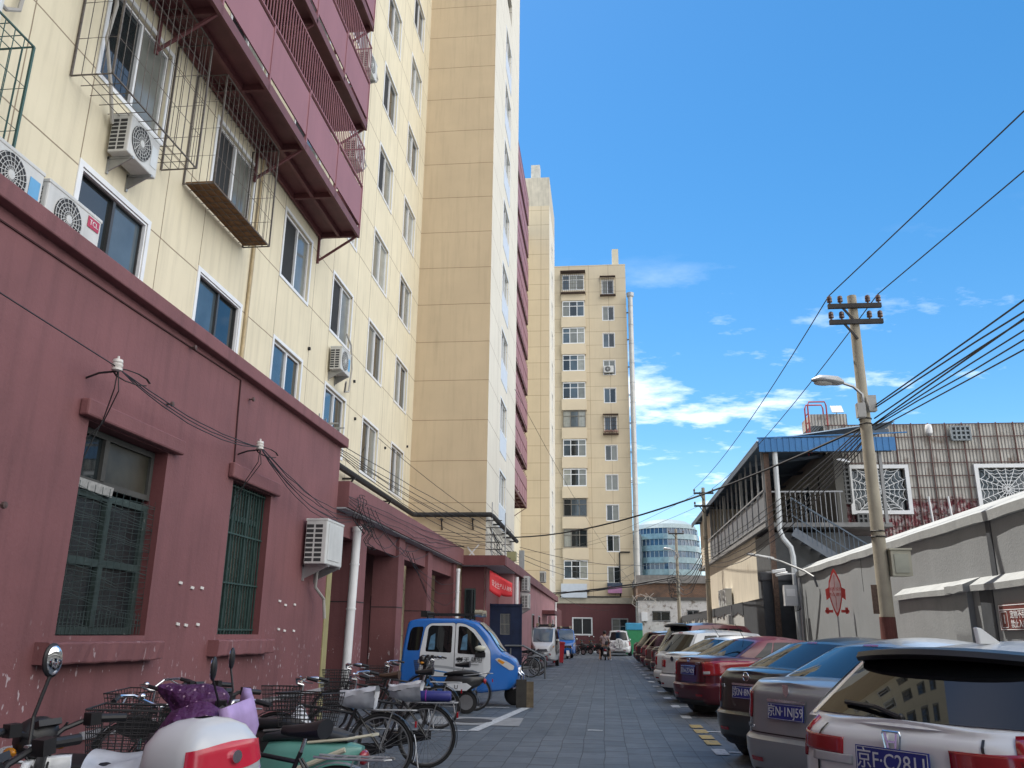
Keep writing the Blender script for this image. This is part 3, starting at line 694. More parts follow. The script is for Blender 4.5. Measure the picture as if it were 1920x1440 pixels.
# ------------------------------------------------------------------ right: walls, gallery house, tiled house, far buildings
GREYW = M('grey_wall_paint', (.215,.225,.232), .85, var=.08, scale=.8, streak=.15, bump=.3, dirt=(.165,.172,.18), dlo=.55, dhi=.8, dscale=1.3)
COPE = M('pale_coping', (.27,.28,.28), .85, var=.10, scale=2, streak=.3, bump=.25)
DGREY = M('dark_shade_grey', (.045,.05,.058), .8, var=.15)  # dark grey wall colour that also carries painted shade
W1 = thing('boundary_wall', 'long grey rendered boundary wall with pale sloping coping behind the parked cars', 'wall', (6.6, 15, 0))
MB().box(6.5,6.85,-8,30,0,3.46).build('wall', GREYW, W1, world=True)
def coping(mb, y0, y1, X, ov, z0, z1, z2, back, n=60):
    P = [[],[],[],[]]
    for i in range(n+1):
        y = y0+(y1-y0)*i/n; w = .012*sin(i*1.7)+random.uniform(-.008,.008)
        P[0].append((X+.02,y,z0)); P[1].append((X-ov+w*.4,y,z0+w)); P[2].append((X-ov+w*.4,y,z1+w*.5)); P[3].append((back,y,z2))
    mb.grid(P)
    for k in (0,-1): mb.add([P[0][k],P[1][k],P[2][k],P[3][k]],[(0,1,2,3)])
    return mb
coping(MB(), -8, 30.1, 6.5, .065, 3.42, 3.58, 3.84, 6.9).build('coping', COPE, W1, world=True)
MB().box(6.36,6.498,-8,19.6,0,2.30).build('lower_wall', GREYW, W1, world=True)
coping(MB(), -8, 19.65, 6.36, .07, 2.28, 2.38, 2.52, 6.5, 40).build('ledge', COPE, W1, world=True)
m = MB().box(6.26,6.357,15.75,16.42,0,2.30); m.build('pilaster', GREYW, W1, world=True)
coping(MB(), 15.68, 16.5, 6.24, .06, 2.275, 2.40, 2.53, 6.5, 6).build('pilaster_cap', COPE, W1, world=True)
m = MB(); m.box(6.485,6.50,15.0,15.18,2.5,3.44); m.box(6.345,6.36,14.95,15.45,0,2.29); m.each('shadow_stripe', DGREY, W1, world=True)  # the pole's shadow on the wall, laid on as dark strips
m = MB()
for y in (9.5,13.2,22.5): m.tube([(6.494,y,2.6),(6.494,y+.02,3.0),(6.494,y-.01,3.44)], .005, 3)
m.each('crack', DARK, W1, world=True)
W2 = thing('stepped_wall', 'lower dark and white wall section stepping out towards the lane under the gallery house', 'wall', (5.6, 40, 0))
MB().box(5.38,6.5,30.1,30.4,0,3.3).build('return_wall', DGREY, W2, world=True)  # step faces away from the sun; its shade is put into the colour
MB().box(5.30,6.55,30.05,30.5,3.3,3.62).build('coping', M('shaded_coping', (.09,.095,.105), .85, var=.12), W2, world=True, bevel=.06)  # coping on the shaded step, shade put into its darker colour
m = MB(); m.box(5.38,5.7,30.4,34.5,0,2.75); m.build('wall', DGREY, W2, world=True)
m = MB(); m.box(5.38,5.7,34.5,62,0,2.7); m.build('white_wall', M('whitewashed_wall', (.42,.42,.40), .85, var=.1, scale=1.5, dirt=(.2,.2,.2), dlo=.6, dhi=.7), W2, world=True)
m = MB(); n=50
for i in range(n): m.box(5.36,5.38,34.5+27*i/n,34.5+27*(i+1)/n,2.45-.25*random.random(),2.76)
m.build('shade_edge', DGREY, W2, world=True)  # ragged shade of the house above, painted along the wall top

# gallery house with a blue steel roof
H = thing('gallery_house', 'two storey gallery house with open upper walkway, white lower wall and blue metal roof', 'building', (6.5, 40, 0))
CRW = M('cream_white_render', (.60,.54,.43), .85, var=.06, scale=.8, streak=.5, dirt=(.34,.27,.19), dlo=.62, dhi=.8, dscale=.9)
MB().box(5.8,8.4,33.3,50,2.7,5.15).build('lower_wall', CRW, H, world=True)
MB().box(5.8,8.4,30.6,33.3,0,5.0).build('shed_wall', M('corrugated_grey', (.10,.105,.11), .7, .2, .15), H, world=True)
MB().box(5.65,9.9,30.2,52,5.15,5.3).build('deck', M('grey_concrete_deck', (.22,.22,.22), .85, var=.2), H, world=True)
MB().box(8.3,8.6,30.8,52,5.3,8.0).build('back_wall', M('grey_back_wall', (.11,.108,.10), .85, var=.12), H, world=True)
MB().box(5.85,8.3,46,52,5.3,8.0).build('end_room', CRW, H, world=True)
for y in (33,36.5,40,43.5):
    MB().box(8.25,8.298,y,y+1,5.3,7.4).build('door', M('dark_door', (.03,.03,.035), .5), H, world=True)
    fr = MB().box(8.26,8.298,y+1.5,y+2.6,6.2,7.4).build('window', M('grey_frame', (.3,.31,.32), .5), H, world=True); MB().box(8.245,8.26,y+1.56,y+2.54,6.26,7.34).build('pane', GLASS, fr, world=True)
# roof: corrugated blue sheet, sloping up to the back
def corr(x0,x1,y0,y1,z0,z1,p=.19,a=.025):
    m = MB(); n=int((y1-y0)/p*4); P=[]
    for i in range(n+1):
        y=y0+(y1-y0)*i/n; h=a*(1 if (i//2)%2 else -1); P.append([(x0,y,z0+h),(x1,y,z1+h)])
    m.grid(P); return m
BLUE = M('blue_roof_sheet', (.03,.15,.36), .45, .2, .08)
corr(5.45,10.2,29.6,53,8.08,8.75).build('roof', M('roof_grey_blue', (.11,.16,.22), .5, .2, .12), H, world=True)
m = MB(); n=44
for i in range(n):
    x0=5.5+4.6*i/n; x1=5.5+4.6*(i+1)/n; y=29.55+(.02 if i%2 else 0); m.box(x0,x1,y,y+.02,7.68,8.10+.62*(i+.5)/n*0+.06)
m.bar((5.45,29.56,8.17),(10.5,29.5,8.3),.05,.04)
m.build('roof_fascia', BLUE, H, world=True)
m = MB().bar((5.48,29.6,7.95),(5.48,53,7.95),.05,.18)
for i in range(7): y=29.8+3.6*i; m.bar((5.5,y,7.9),(10,y,8.45),.07,.12)
m.bar((5.6,29.75,7.72),(10,29.75,7.72),.08); m.build('roof_beam', M('blue_grey_steel', (.09,.12,.16), .6, .2), H, world=True)
m = MB()
for i in range(13): y=30.4+1.28*i; m.bar((5.75,y,5.3),(5.75,y,8.0),.06 if i%4 else .12)
m.bar((9.6,29.8,5.2),(9.6,29.8,8.0),.1); m.each('post', M('white_grey_post', (.24,.245,.25), .5, var=.1), H, world=True)
m = MB()
for i in range(13): y=30.4+1.28*i; m.bar((5.70,y,5.3),(5.70,y,6.45),.04)
m.bar((5.70,30.3,6.45),(5.70,47,6.45),.05); m.bar((5.70,30.3,5.42),(5.70,47,5.42),.04)
for i in range(16): x=5.75+.17*i; m.bar((x,30.35,5.3),(x,30.35,6.4),.02)
m.bar((5.7,30.35,6.4),(8.4,30.35,6.4),.05)
m.build('railing', M('grey_rail', (.30,.31,.33), .5, .3), H, world=True)
MB().box(5.72,5.74,30.4,46.5,5.4,6.35).build('railing_panel', M('grey_panel', (.15,.16,.18), .6, var=.15), H, world=True)
m = MB().tube([(6.05,29.7,8.0),(6.04,29.7,6.0),(6.02,29.75,5.0),(6.12,29.75,4.7),(6.35,29.75,4.4),(6.4,29.75,4.1),(6.4,29.75,0.2)], .09, 8)
m.each('downpipe', M('white_pipe', (.52,.55,.57), .5, var=.1), H, world=True)
MB().bar((5.78,29.9,0),(5.78,29.9,8.0),.16).build('rusty_column', RUST, H, world=True)
# stair down to the yard
st = MB()
for k in range(12): st.box(6.6+.3*k,6.9+.3*k,29.85,30.75,4.78-.2*k,4.83-.2*k)
st.bar((6.5,29.85,4.95),(10.1,29.85,2.55),.05,.3); st.build('stair', M('blue_grey_stair', (.13,.15,.18), .6, .2), H, world=True)
m = MB(); m.bar((6.5,29.83,6.1),(10.1,29.83,3.7),.05); m.bar((6.5,29.83,5.5),(10.1,29.83,3.1),.03)
for k in range(25): x=6.5+3.6*k/24; z=4.95-2.4*k/24; m.bar((x,29.83,z),(x,29.83,z+1.15),.022)
m.build('stair_railing', MATS['blue_grey_steel'], H, world=True)
MB().box(6.6,9.5,30.8,30.9,0,4.9).build('under_stair_wall', M('slate_wall', (.075,.08,.09), .8, var=.15), H, world=True)

# tiled house with spider web window grilles
def corr_tiles():
    m, nt, b = base('corrugated_white_sheet'); pos = nt.nodes.new('ShaderNodeTexCoord').outputs['Object']
    sx = nt.nodes.new('ShaderNodeSeparateXYZ'); nt.links.new(pos, sx.inputs[0])
    s = math_(nt, 'ABSOLUTE', math_(nt, 'SINE', math_(nt, 'MULTIPLY', sx.outputs[0], 26)))
    f = noise(nt, pos, 1.1, 8, .7); f2 = noise(nt, scalev(nt, pos, (2,1,.3)), 3, 5)
    c = mixc(nt, ramp(nt, f2, .4, .7), (.50,.48,.44), (.33,.31,.28)); c = mixc(nt, ramp(nt, f, .55, .68), c, (.20,.15,.12))
    z = ramp(nt, math_(nt, 'ADD', sx.outputs[2], math_(nt, 'MULTIPLY', f, 1.6)), 7.45, 7.25)
    c = mixc(nt, z, c, mixc(nt, ramp(nt, noise(nt, pos, 4, 6, .8), .48, .55), (.15,.02,.03), (.42,.37,.36)))
    nt.links.new(c, b.inputs['Base Color']); b.inputs['Roughness'].default_value = .6
    bp = nt.nodes.new('ShaderNodeBump'); bp.inputs['Strength'].default_value = 1; bp.inputs['Distance'].default_value = .05; nt.links.new(s, bp.inputs['Height']); nt.links.new(bp.outputs[0], b.inputs['Normal'])
    return m
TILE = corr_tiles()
I_ = thing('sheet_clad_house', 'white sheet clad house with rusty grid bars and spider web window grilles', 'building', (15, 33, 0))
wh = [(9.5,11.45,6.08,7.68),(14.1,16.1,6.08,7.68),(18.6,20.6,6.08,7.68)]
w = MB(); holes_wall(w, FY(33), 8.65, 26, 0, 9.42, wh, .2); w.build('wall', TILE, I_, world=True)
w = MB().box(8.66,26,33.25,45,0,9.35); w.build('body', M('grey_back_wall', (.24,.235,.22), .85), I_, world=True)
m = MB()
for i in range(28):
    x=8.8+.62*i; hit=any(a-.15<x<b_+.15 for a,b_,c,d in wh)
    for z0,z1 in (((4,5.9),(7.85,9.45)) if hit else ((4,9.45),)): m.bar((x,32.94,z0),(x,32.94,z1),.036)
for z in (4.6,5.1,5.5,5.95,6.5,6.95,7.4,7.9,8.4,8.9,9.40): 
    for a,b_ in ((8.7,9.4),(11.6,14.0),(16.2,18.5),(20.7,26)) if 6<=z<=7.7 else ((8.7,26),): m.bar((a,32.93,z),(b_,32.93,z),.03)
m.build('grid_bar', M('maroon_rust_bar', (.11,.055,.05), .7, .2, .3, 12), I_, world=True)
for (a,b_,c,d) in wh:
    fr = MB()
    for bx in ((a-.14,b_+.14,c-.14,c),(a-.14,b_+.14,d,d+.14),(a-.14,a,c,d),(b_,b_+.14,c,d)): fr.box(bx[0],bx[1],32.86,32.99,bx[2],bx[3])
    fr = fr.build('window', WHITE, I_, world=True); pane_mesh(FY(33), a, b_, c, d, .12).build('pane', GLASS, fr, world=True)
    m = MB(); cx, cz = (a+b_)/2, (c+d)/2; R=[]
    for k in range(16):
        t = 2*pi*k/16; s = min((b_-a)/2/abs(cos(t)) if abs(cos(t))>1e-3 else 9, (d-c)/2/abs(sin(t)) if abs(sin(t))>1e-3 else 9); R.append((cos(t),sin(t),s)); m.bar((cx,32.95,cz),(cx+cos(t)*s,32.95,cz+sin(t)*s),.022)
    for q in (.22,.4,.58,.76,.93):
        for k in range(16):
            p, n_ = R[k], R[(k+1)%16]; A0=(cx+p[0]*p[2]*q,32.95,cz+p[1]*p[2]*q); B0=(cx+n_[0]*n_[2]*q,32.95,cz+n_[1]*n_[2]*q); mid=tuple((u+v)/2*(1) for u,v in zip(A0,B0)); mid=(mid[0]+(cx-mid[0])*.09,mid[1],mid[2]+(cz-mid[2])*.09); m.bar(A0,mid,.016); m.bar(mid,B0,.016)
    m.build('web_grille', WHITE, fr, world=True)
def blocks(x0,z0,nx,nz,s=.17):
    m = MB()
    for i in range(nx+1): m.box(x0+i*s-.03,x0+i*s+.03,32.78,32.9,z0,z0+nz*s)
    for k in range(nz+1): m.box(x0,x0+nx*s,32.79,32.89,z0+k*s-.03,z0+k*s+.03)
    m.box(x0,x0+nx*s,32.9,32.92,z0,z0+nz*s)
    return m
blocks(8.7,6.35,4,10).build('vent_block', M('grey_vent_block', (.14,.145,.15), .8), I_, world=True); blocks(13.3,8.75,4,3).build('vent_block', M('pale_vent_block', (.24,.27,.29), .8), I_, world=True); blocks(9.55,5.6,4,2).build('vent_block', MATS['grey_vent_block'], I_, world=True)
m = MB().box(8.2,9.6,33.1,34.5,9.43,9.9); m.build('roof_parapet', TILE, I_, world=True)
m = MB(); 
for x in (12.2,12.9): m.tube([(x,32.88,5.0),(x+.03,32.87,5.7),(x-.02,32.87,6.6)], .04, 5)
m.each('vent_pipe', WHITE, I_, world=True)
lad = thing('roof_ladder', 'red looped ladder rail on the roof edge of the sheet clad house', 'ladder', (8.5, 33, 9.4))
m = MB()
for dy in (0,.5): m.tube([(8.1,32.9+dy,8.3),(8.1,32.9+dy,10.2),(8.15,32.9+dy,10.35),(8.75,32.9+dy,10.35),(8.8,32.9+dy,10.2),(8.8,32.9+dy,9.4)], .03, 6)
m.build('rail', M('red_pipe_paint', (.3,.05,.05), .5), lad, world=True); m = MB()
for k in range(5): m.bar((8.1,32.9,8.5+.35*k),(8.1,33.4,8.5+.35*k),.03)
m.each('rung', MATS['red_pipe_paint'], lad, world=True)
so = thing('solar_lamp_panel', 'small tilted solar panel on the parapet corner of the sheet clad house', 'solar panel', (9.2,32.9,9.9))
m = MB().prism([(-.22,-.1,.0),(.22,-.1,0),(.22,.14,.32),(-.22,.14,.32)], (0,.02,-.02)); m.build('panel', M('pale_panel', (.5,.52,.55), .3), so); MB().bar((0,.1,-.1),(0,.1,.2),.03).build('stand', STEEL, so)
sl = thing('dome_camera', 'white round dome camera on the upper wall of the sheet clad house', 'camera', (12.45,32.7,9.1))
MB().lathe([(0,.25),(.1,.22),(.13,.1),(.13,-.05),(.11,-.12)], n=14).build('housing', WHITE, sl, smooth=True); MB().sphere((0,0,-.12),.11,12,8).build('dome', M('grey_dome', (.3,.3,.32), .1), sl, smooth=True); MB().bar((0,0,.2),(0,.25,.28),.03).build('arm', WHITE, sl)
lp = thing('gallery_lamp', 'white enamel disc lamp hanging under the blue roof edge', 'lamp', (8.35,29.7,7.4))
MB().lathe([(.0,.02),(.08,.03),(.26,-.03),(.26,-.05),(.0,.0)], axis=(.2,-.3,1), n=18).build('shade', WHITE, lp, smooth=True); MB().sphere((0,-.02,-.07),.06).build('bulb', M('lamp_glass', (.5,.5,.48), .2), lp, smooth=True); MB().bar((0,0,0),(0,.3,.3),.025).build('arm', BLACK, lp)

# brick building and round glass building far off
J = thing('brick_shed', 'low old brick and whitewashed shed with barred windows behind the farthest concrete pole', 'building', (6, 74, 0))
bk, nt, b = base('old_brick'); pos = nt.nodes.new('ShaderNodeTexCoord').outputs['Object']; mp = nt.nodes.new('ShaderNodeMapping'); mp.inputs['Rotation'].default_value=(radians(90),0,0); nt.links.new(pos, mp.inputs[0]); br = nt.nodes.new('ShaderNodeTexBrick'); nt.links.new(mp.outputs[0], br.inputs[0]); br.inputs['Scale'].default_value=3; br.inputs['Color1'].default_value=(.20,.10,.06,1); br.inputs['Color2'].default_value=(.13,.075,.05,1); br.inputs['Mortar'].default_value=(.2,.17,.14,1); nt.links.new(mixc(nt, ramp(nt, noise(nt,pos,.9,6), .45,.7), br.outputs[0], (.08,.06,.05)), b.inputs[0]); b.inputs['Roughness'].default_value=.9
MB().box(2.85,14,74,86,4.5,5.7).build('brick_wall', bk, J, world=True)
MB().box(2.75,14.2,73.7,86.2,5.7,6.35).build('roof_edge', M('grey_roof_edge', (.20,.19,.18), .85, var=.2), J, world=True)
gb = [(4.0,5.5,2.6,3.4),(6.9,7.9,2.5,3.5)]
w = MB(); holes_wall(w, FY(73.9), 2.85, 14, 0, 4.4, gb, .15); w.build('white_wall', M('flaking_whitewash', (.52,.51,.50), .9, var=.1, dirt=(.2,.17,.15), dlo=.54, dhi=.62, dscale=1.6), J, world=True)
MB().box(2.8,14,73.75,74,4.3,4.55).build('band', M('dark_band', (.08,.075,.07), .8), J, world=True)
for h in gb:
    fr = frame_mesh(FY(73.9), *h, .1, .06, 0).build('window', M('grey_frame', (.3,.31,.32), .5), J, world=True); pane_mesh(FY(73.9), *h).build('pane', GLASS, fr, world=True); m=MB()
    for k in range(7): z=h[2]+(h[3]-h[2])*k/6; m.bar((h[0],73.87,z),(h[1],73.87,z),.03)
    m.build('bars', BLACK, fr, world=True)
MB().box(3.1,3.6,73.7,73.9,2.6,3.3).build('meter_box', WHITE, J, world=True)
Q = thing('round_glass_building', 'far off rounded office building wrapped in pale turquoise glass bands', 'building', (17, 236, 0))
GB = glassy('turquoise_glass', (.15,.235,.26), .12, .25); GBD = glassy('blue_glass_band', (.035,.075,.13), .05, .4)
def ell(k, z, R=(9.4,9.4)): 
    return [(17+R[0]*k*cos(2*pi*i/48), 236+R[1]*k*sin(2*pi*i/48), z) for i in range(48)]
zs = [0]+[4+3.0*i for i in range(9)]; prof = lambda z: lerp([(0,.9),(10,.97),(20,1.0),(25,.985),(28.5,.92)], z)
pale = MB(); dk = MB()
for i in range(9):
    z0, z1 = 1+3.1*i, 1+3.1*(i+1); zm = z0+1.5
    pale.grid([r+[r[0]] for r in (ell(prof(z0),z0), ell(prof(z0)+.02,z0+.05), ell(prof(zm)+.02,zm), ell(prof(zm)-.01,zm+.02))]); dk.grid([r+[r[0]] for r in (ell(prof(zm)-.02,zm), ell(prof(z1)-.02,z1))])
pale.build('glass_band', GB, Q, world=True); dk.build('window_band', GBD, Q, world=True)
m = MB(); m.grid([r+[r[0]] for r in (ell(.93,28.8), ell(.86,30), ell(.62,31.2), ell(.3,31.8), ell(.01,31.9))]); m.build('roof', M('glass_roof', (.22,.27,.28), .4, var=.2), Q, world=True)
m = MB()
for i in range(0,48,1):
    a = 2*pi*i/48
    for j in range(9): z0=2.5+3.1*j; m.bar((17+9.25*prof(z0)*cos(a),236+9.25*prof(z0)*sin(a),z0),(17+9.25*prof(z0)*cos(a),236+9.25*prof(z0)*sin(a),z0+1.6),.1)
tag(m.build('mullion', M('pale_mullion', (.35,.42,.45), .5), Q, world=True), kind='stuff')
MB().box(7.4,10.2,227.5,236,0,27).build('service_core', M('dark_panel_core', (.10,.125,.14), .3, var=.3, scale=.5), Q, world=True)

# ------------------------------------------------------------------ poles, lamps, boxes
CONC = M('concrete_pole', (.31,.28,.22), .85, var=.14, scale=3, streak=.3, bump=.2)
ARM = M('dark_steel_arm', (.03,.028,.028), .6, .4, .3)
PORC = M('brown_porcelain', (.10,.06,.05), .25); PORCW = M('white_porcelain', (.6,.58,.55), .25)
def pole(x, y, h, label, r0=.14, r1=.085, arms=((.25,1.0),(.58,1.0)), ang=0, lamp=None, n_ins=2):
    t = thing('utility_pole', label, 'utility pole', (x, y, 0), ang, 'concrete utility poles along the lane')
    MB().cyl((0,0,-.05),(0,0,h),r0,18,r2=r1).build('pole', CONC, t, smooth=True)
    for a, L in arms:
        m = MB().bar((-L/2,-r1-.03,h-a),(L/2,-r1-.03,h-a),.07,.09); m.bar((-.25*L,-r1-.03,h-a),(0,-r1-.02,h-a-.35),.025,.04); c = m.build('crossarm', ARM, t)
        m = MB()
        for s in ((-.46,.46) if n_ins==2 else (-.46,-.26,.26,.46)):
            m.lathe([(.02,.04),(.02,.09),(.05,.09),(.05,.13),(.035,.135),(.05,.15),(.045,.2),(.02,.22)], (s*L,-r1-.03,h-a), n=10)
        m.each('insulator', PORC, c, smooth=True)
    m = MB()
    for z in (h-2.5,h-2.6,h-4.6,h-4.7): rr=r0+(r1-r0)*z/h; m.ring((0,0,z),(0,0,1),rr+.008,.012,20,5)
    m.each('clamp', ARM, t)
    if lamp:
        z, d = lamp
        m = MB().tube([(-.02,-.1,z-.5),(-.05,-.14,z-.15),(-.2,-.16,z),(-.42,-.18,z+.08)], .028, 7); a = m.build('lamp_arm', STEEL, t, smooth=True)
        m = MB(); P=[]
        for i in range(13):
            u=i/12; w=.16*sin(pi*min(1,u*.88+.1))**.7; c0=Vector((-.38-.58*u,-.18,z+.07+.06*u))
            P.append([c0+Vector((0,w*cos(t_),(.12 if sin(t_)>0 else .05)*sin(t_)*min(1,(1-u)*3+.25)*min(1,u*4+.4))) for t_ in [2*pi*k/16 for k in range(17)]])
        m.grid(P); m.build('lamp_head', M('lamp_grey', (.30,.31,.32), .4, .3), a, smooth=True)
        MB().sphere((-.72,-.18,z+.075),.13,12,6,1.6,.9,.35).build('lamp_glass', M('lamp_glass', (.5,.5,.48), .2), a, smooth=True)
        m = MB().box(-.2,-.05,-.28,-.14,z-.62,z-.35); m.box(.02,.16,-.26,-.12,z-.5,z-.2); m.each('junction_box', M('grey_box', (.34,.34,.33), .5), t)
    return t
p1 = pole(4.97, 16, 7.95, 'nearest tall concrete pole with two crossarms and a street lamp beside the grey wall', lamp=(6.05,0), n_ins=4)
bx = MB().box(.12,.46,-.2,.12,2.55,3.0).build('meter_box', M('cream_box', (.42,.41,.33), .5, var=.06), p1); MB().box(.1,.48,-.23,.15,3.0,3.03).build('lid', M('cream_box', (.42,.41,.33)), bx); MB().box(.17,.41,-.215,-.2,2.6,2.93).build('door', M('cream_box_door', (.36,.37,.31), .5), bx)
MB().cyl((0,0,1.2),(0,0,1.85),.142,18,r2=.134).build('painted_band', M('brown_red_paint', (.10,.03,.025), .8, var=.3), p1)
m = MB().bar((-.19,-.06,1.9),(-.19,-.06,2.4),.02,.1); m.build('small_plate', RUST, p1)
pole(5.15, 43.5, 8.75, 'middle concrete pole with two short crossarms in front of the white gallery wall', arms=((.3,1.0),(.95,1.0)))
pole(5.25, 62, 8.85, 'farthest concrete pole with a small street lamp before the brick shed', arms=((.35,1.1),), lamp=(7.3,0), r0=.15)
# tangle of coiled cable on the far pole
tg = MB(); random.seed(3)
for k in range(16):
    c=Vector((5.0+random.uniform(-.35,.35),61.7,5.0+random.uniform(-1.0,.7))); R=random.uniform(.15,.5); tg.tube([c+Vector((R*cos(a)*random.uniform(.7,1.2),random.uniform(-.1,.1),R*sin(a)*random.uniform(.8,1.3))) for a in [2*pi*i/10 for i in range(9)]], .016, 4)
tag(tg.build('cable_tangle', CABLE), 'tangle of coiled black cable hanging on the farthest concrete pole', 'cable')
tg = MB()
for k in range(7):
    c=Vector((3.6+random.uniform(-.9,1.2),72,4.7)); tg.tube([c+Vector((.5*sin(i*.9+k)+.1*i-.4,0,-.22*i+random.uniform(-.2,.2))) for i in range(7)], .022, 4)
tag(tg.build('cable_tangle', M('white_cable', (.5,.47,.42), .6)), 'loose white cable loops hanging before the brick shed', 'cable')
# box, light, camera and lamp post at the end of the grey wall
wb = thing('wall_meter_box', 'pale grey metal box on a thin post at the far end of the grey wall', 'meter box', (6.1, 28.9, 0))
MB().box(-.28,.12,-.15,.15,2.45,3.1).build('box', M('pale_box', (.50,.51,.52), .5, var=.05), wb); MB().cyl((.25,0,0),(.25,0,3.35),.05,8).build('post', STEEL, wb); MB().box(-.22,.06,-.16,-.15,2.75,2.98).build('label', WHITE, wb)
m = MB()
for k in range(6): m.tube([(-.1+.08*k,0,2.45),(-.05+.05*k,-.05,2.2+.03*k),(.03*k,.02,2.3)], .012, 4)
m.each('cable_loop', CABLE, wb)
cm = thing('security_camera', 'white bullet camera pair on a bracket at the far end of the grey wall', 'camera', (6.0,29.2,3.55))
m = MB().bar((-.45,0,.0),(0,0,.06),.11); m.bar((-.3,.2,-.1),(.1,.2,-.02),.1); m.each('camera_body', WHITE, cm, bevel=.02); MB().bar((-.1,.1,-.05),(.3,.1,-.05),.04).build('bracket', WHITE, cm)
ll = thing('led_street_lamp', 'slim grey LED street lamp leaning out from the grey wall', 'street lamp', (6.35, 27.0, 3.2))
m = MB().tube([(.1,0,-.25),(.02,0,.05),(-.15,.4,.25),(-.55,1.6,.62),(-.8,2.3,.8)], .035, 7); m.build('arm', M('grey_tube', (.16,.165,.17), .5), ll, smooth=True)
m = MB().bar((-.78,2.25,.8),(-1.25,3.6,1.05),.26,.07,(0,0,1)); m.build('lamp_head', M('lamp_grey', (.30,.31,.32)), ll, bevel=.02)
w2 = thing('utility_box', 'small grey utility box on the white wall below the gallery house', 'meter box', (5.3, 37.6, 2.0)); MB().box(-.12,.08,-.3,.3,-.2,.35).build('box', M('grey_box', (.34,.34,.33)), w2, bevel=.02); MB().cyl((0,-.45,-1.6),(0,-.45,.7),.03,6).build('conduit', STEEL, w2)
pole_ac = None

# signs on the grey wall
hy = thing('hydrant_sign', 'red hydrant shaped warning sign standing on a thin stake before the grey wall', 'sign', (6.14, 23.8, 0), radians(70))
SGR = M('sign_red', (.55,.05,.04), .5); SGP = M('sign_pale_pink', (.72,.50,.46), .5)
def hyd(k, x):
    pts=[(0,1.15),(.07,1.05),(.15,.85),(.26,.55),(.30,.2),(.30,-.1),(.24,-.4),(.15,-.75),(.06,-1.0),(0,-1.08)]
    return [(x, -p*k, q*k+2.62) for p,q in pts]+[(x, p*k, q*k+2.62) for p,q in reversed(pts[1:-1])]
m = MB().prism(hyd(.56,0),(-.02,0,0))
for s in (-1,1):
    m.prism([(0,s*.14,2.78),(0,s*.25,2.72),(0,s*.24,2.44),(0,s*.14,2.52)],(-.018,0,0)); m.box(-.018,0,s*.2-.1,s*.2+.1,2.12,2.19); m.box(-.018,0,s*.24-.035,s*.24+.035,2.09,2.25)
m.build('board', SGR, hy); MB().prism(hyd(.47,-.021),(-.004,0,0)).build('face', SGP, hy)
m = MB(); put_text(m, '消防设施', .095, (-.027,0,2.72), (0,-1,0), (0,0,1)); put_text(m, '禁止遮挡', .095, (-.027,0,2.58), (0,-1,0), (0,0,1)); m.tube([(-.027,0,3.1),(-.027,.01,2.8),(-.027,.07,2.66),(-.027,.0,2.5),(-.027,0,2.2)], .008, 4); m.build('lettering', SGR, hy)
MB().cyl((0,0,1.0),(0,0,2.1),.02,6).build('stake', STEEL, hy)
sg = thing('notice_board', 'brown red notice board with white characters on the lower grey wall', 'sign', (6.34, 14.15, 1.83))
MB().box(-.015,.015,-.62,.62,-.2,.2).build('board', M('sign_brown_red', (.13,.03,.025), .5), sg)
m = MB()
for z in (-.185,.185,.115): m.box(-.018,-.0155,-.6,.6,z-.006,z+.006)
for y in (.6,-.6): m.box(-.018,-.0155,y-.006,y+.006,-.185,.185)
m.box(-.018,-.0155,.33,.34,-.16,.09); m.box(-.018,-.0155,.55,.56,-.16,.09); m.box(-.018,-.0155,.33,.56,.08,.09); m.box(-.018,-.0155,.33,.56,-.16,-.15)
put_text(m, '1', .2, (-.017,.44,-.035), (0,-1,0), (0,0,1)); put_text(m, '宠物不乱', .13, (-.017,-.02,.03), (0,-1,0), (0,0,1)); put_text(m, '禁止入内', .13, (-.017,-.02,-.11), (0,-1,0), (0,0,1)); m.build('lettering', WHITE, sg)

# ------------------------------------------------------------------ overhead cables
random.seed(11)
def cable(pts_list, label, r=.014, name='overhead_cable', mat=None):
    for p in pts_list: tag(MB().tube(p, r, 5).build(name, mat or CABLE), label, 'cable', label if len(pts_list) > 1 else None)
P1=(4.97,16)
cable([sag((4.51,15.9,7.93),(4.7,43.4,8.68),.35), sag((5.43,15.9,7.93),(5.6,43.4,8.68),.35)], 'thin line strung from the crossarm of the nearest concrete pole to the middle pole', .011)
cable([sag((4.51,15.9,7.93),(9.85,-16,8.75),.1)], 'thin line rising towards the viewer from the outer left insulator of the nearest pole', .011)
cable([sag((5.43,15.9,7.93),(11.0,-16,9.0),.1)], 'thin line rising towards the viewer from the outer right insulator of the nearest pole', .011)
cable([sag((5.1,15.9,5.66),(8.66,-12,7.35),.12,16,.008), sag((5.1,15.9,5.62),(8.7,-12,6.75),.12,16,.015), sag((5.1,15.9,5.45),(8.66,-12,6.9),.12,16,.012), sag((5.05,15.9,5.3),(8.6,-12,7.5),.1,16,.012)], 'thick cable of the upper bundle running from the nearest pole over the grey wall', .014)
cable([sag((5.1,15.9,5.33),(8.1,-12,6.25),.1,16,.012), sag((5.1,15.9,5.30),(8.1,-12,5.65),.1,16,.015), sag((5.1,15.9,5.22),(8.1,-12,5.35),.1,16)], 'cable of the lower bundle running from the nearest pole over the grey wall', .012)
cable([sag((4.9,16.1,5.3),(-3.9,33.5,5.15),.55)], 'thick black cable crossing the lane from the nearest pole to the stair wing', .024)
cable([sag((4.9,16.1,5.3-.06*k),(5.0,43.4,5.6-.12*k),.25+.1*k,16,.02) for k in range(7)], 'sagging bundled cable between the nearest and the middle concrete poles, below their crossarms', .012)
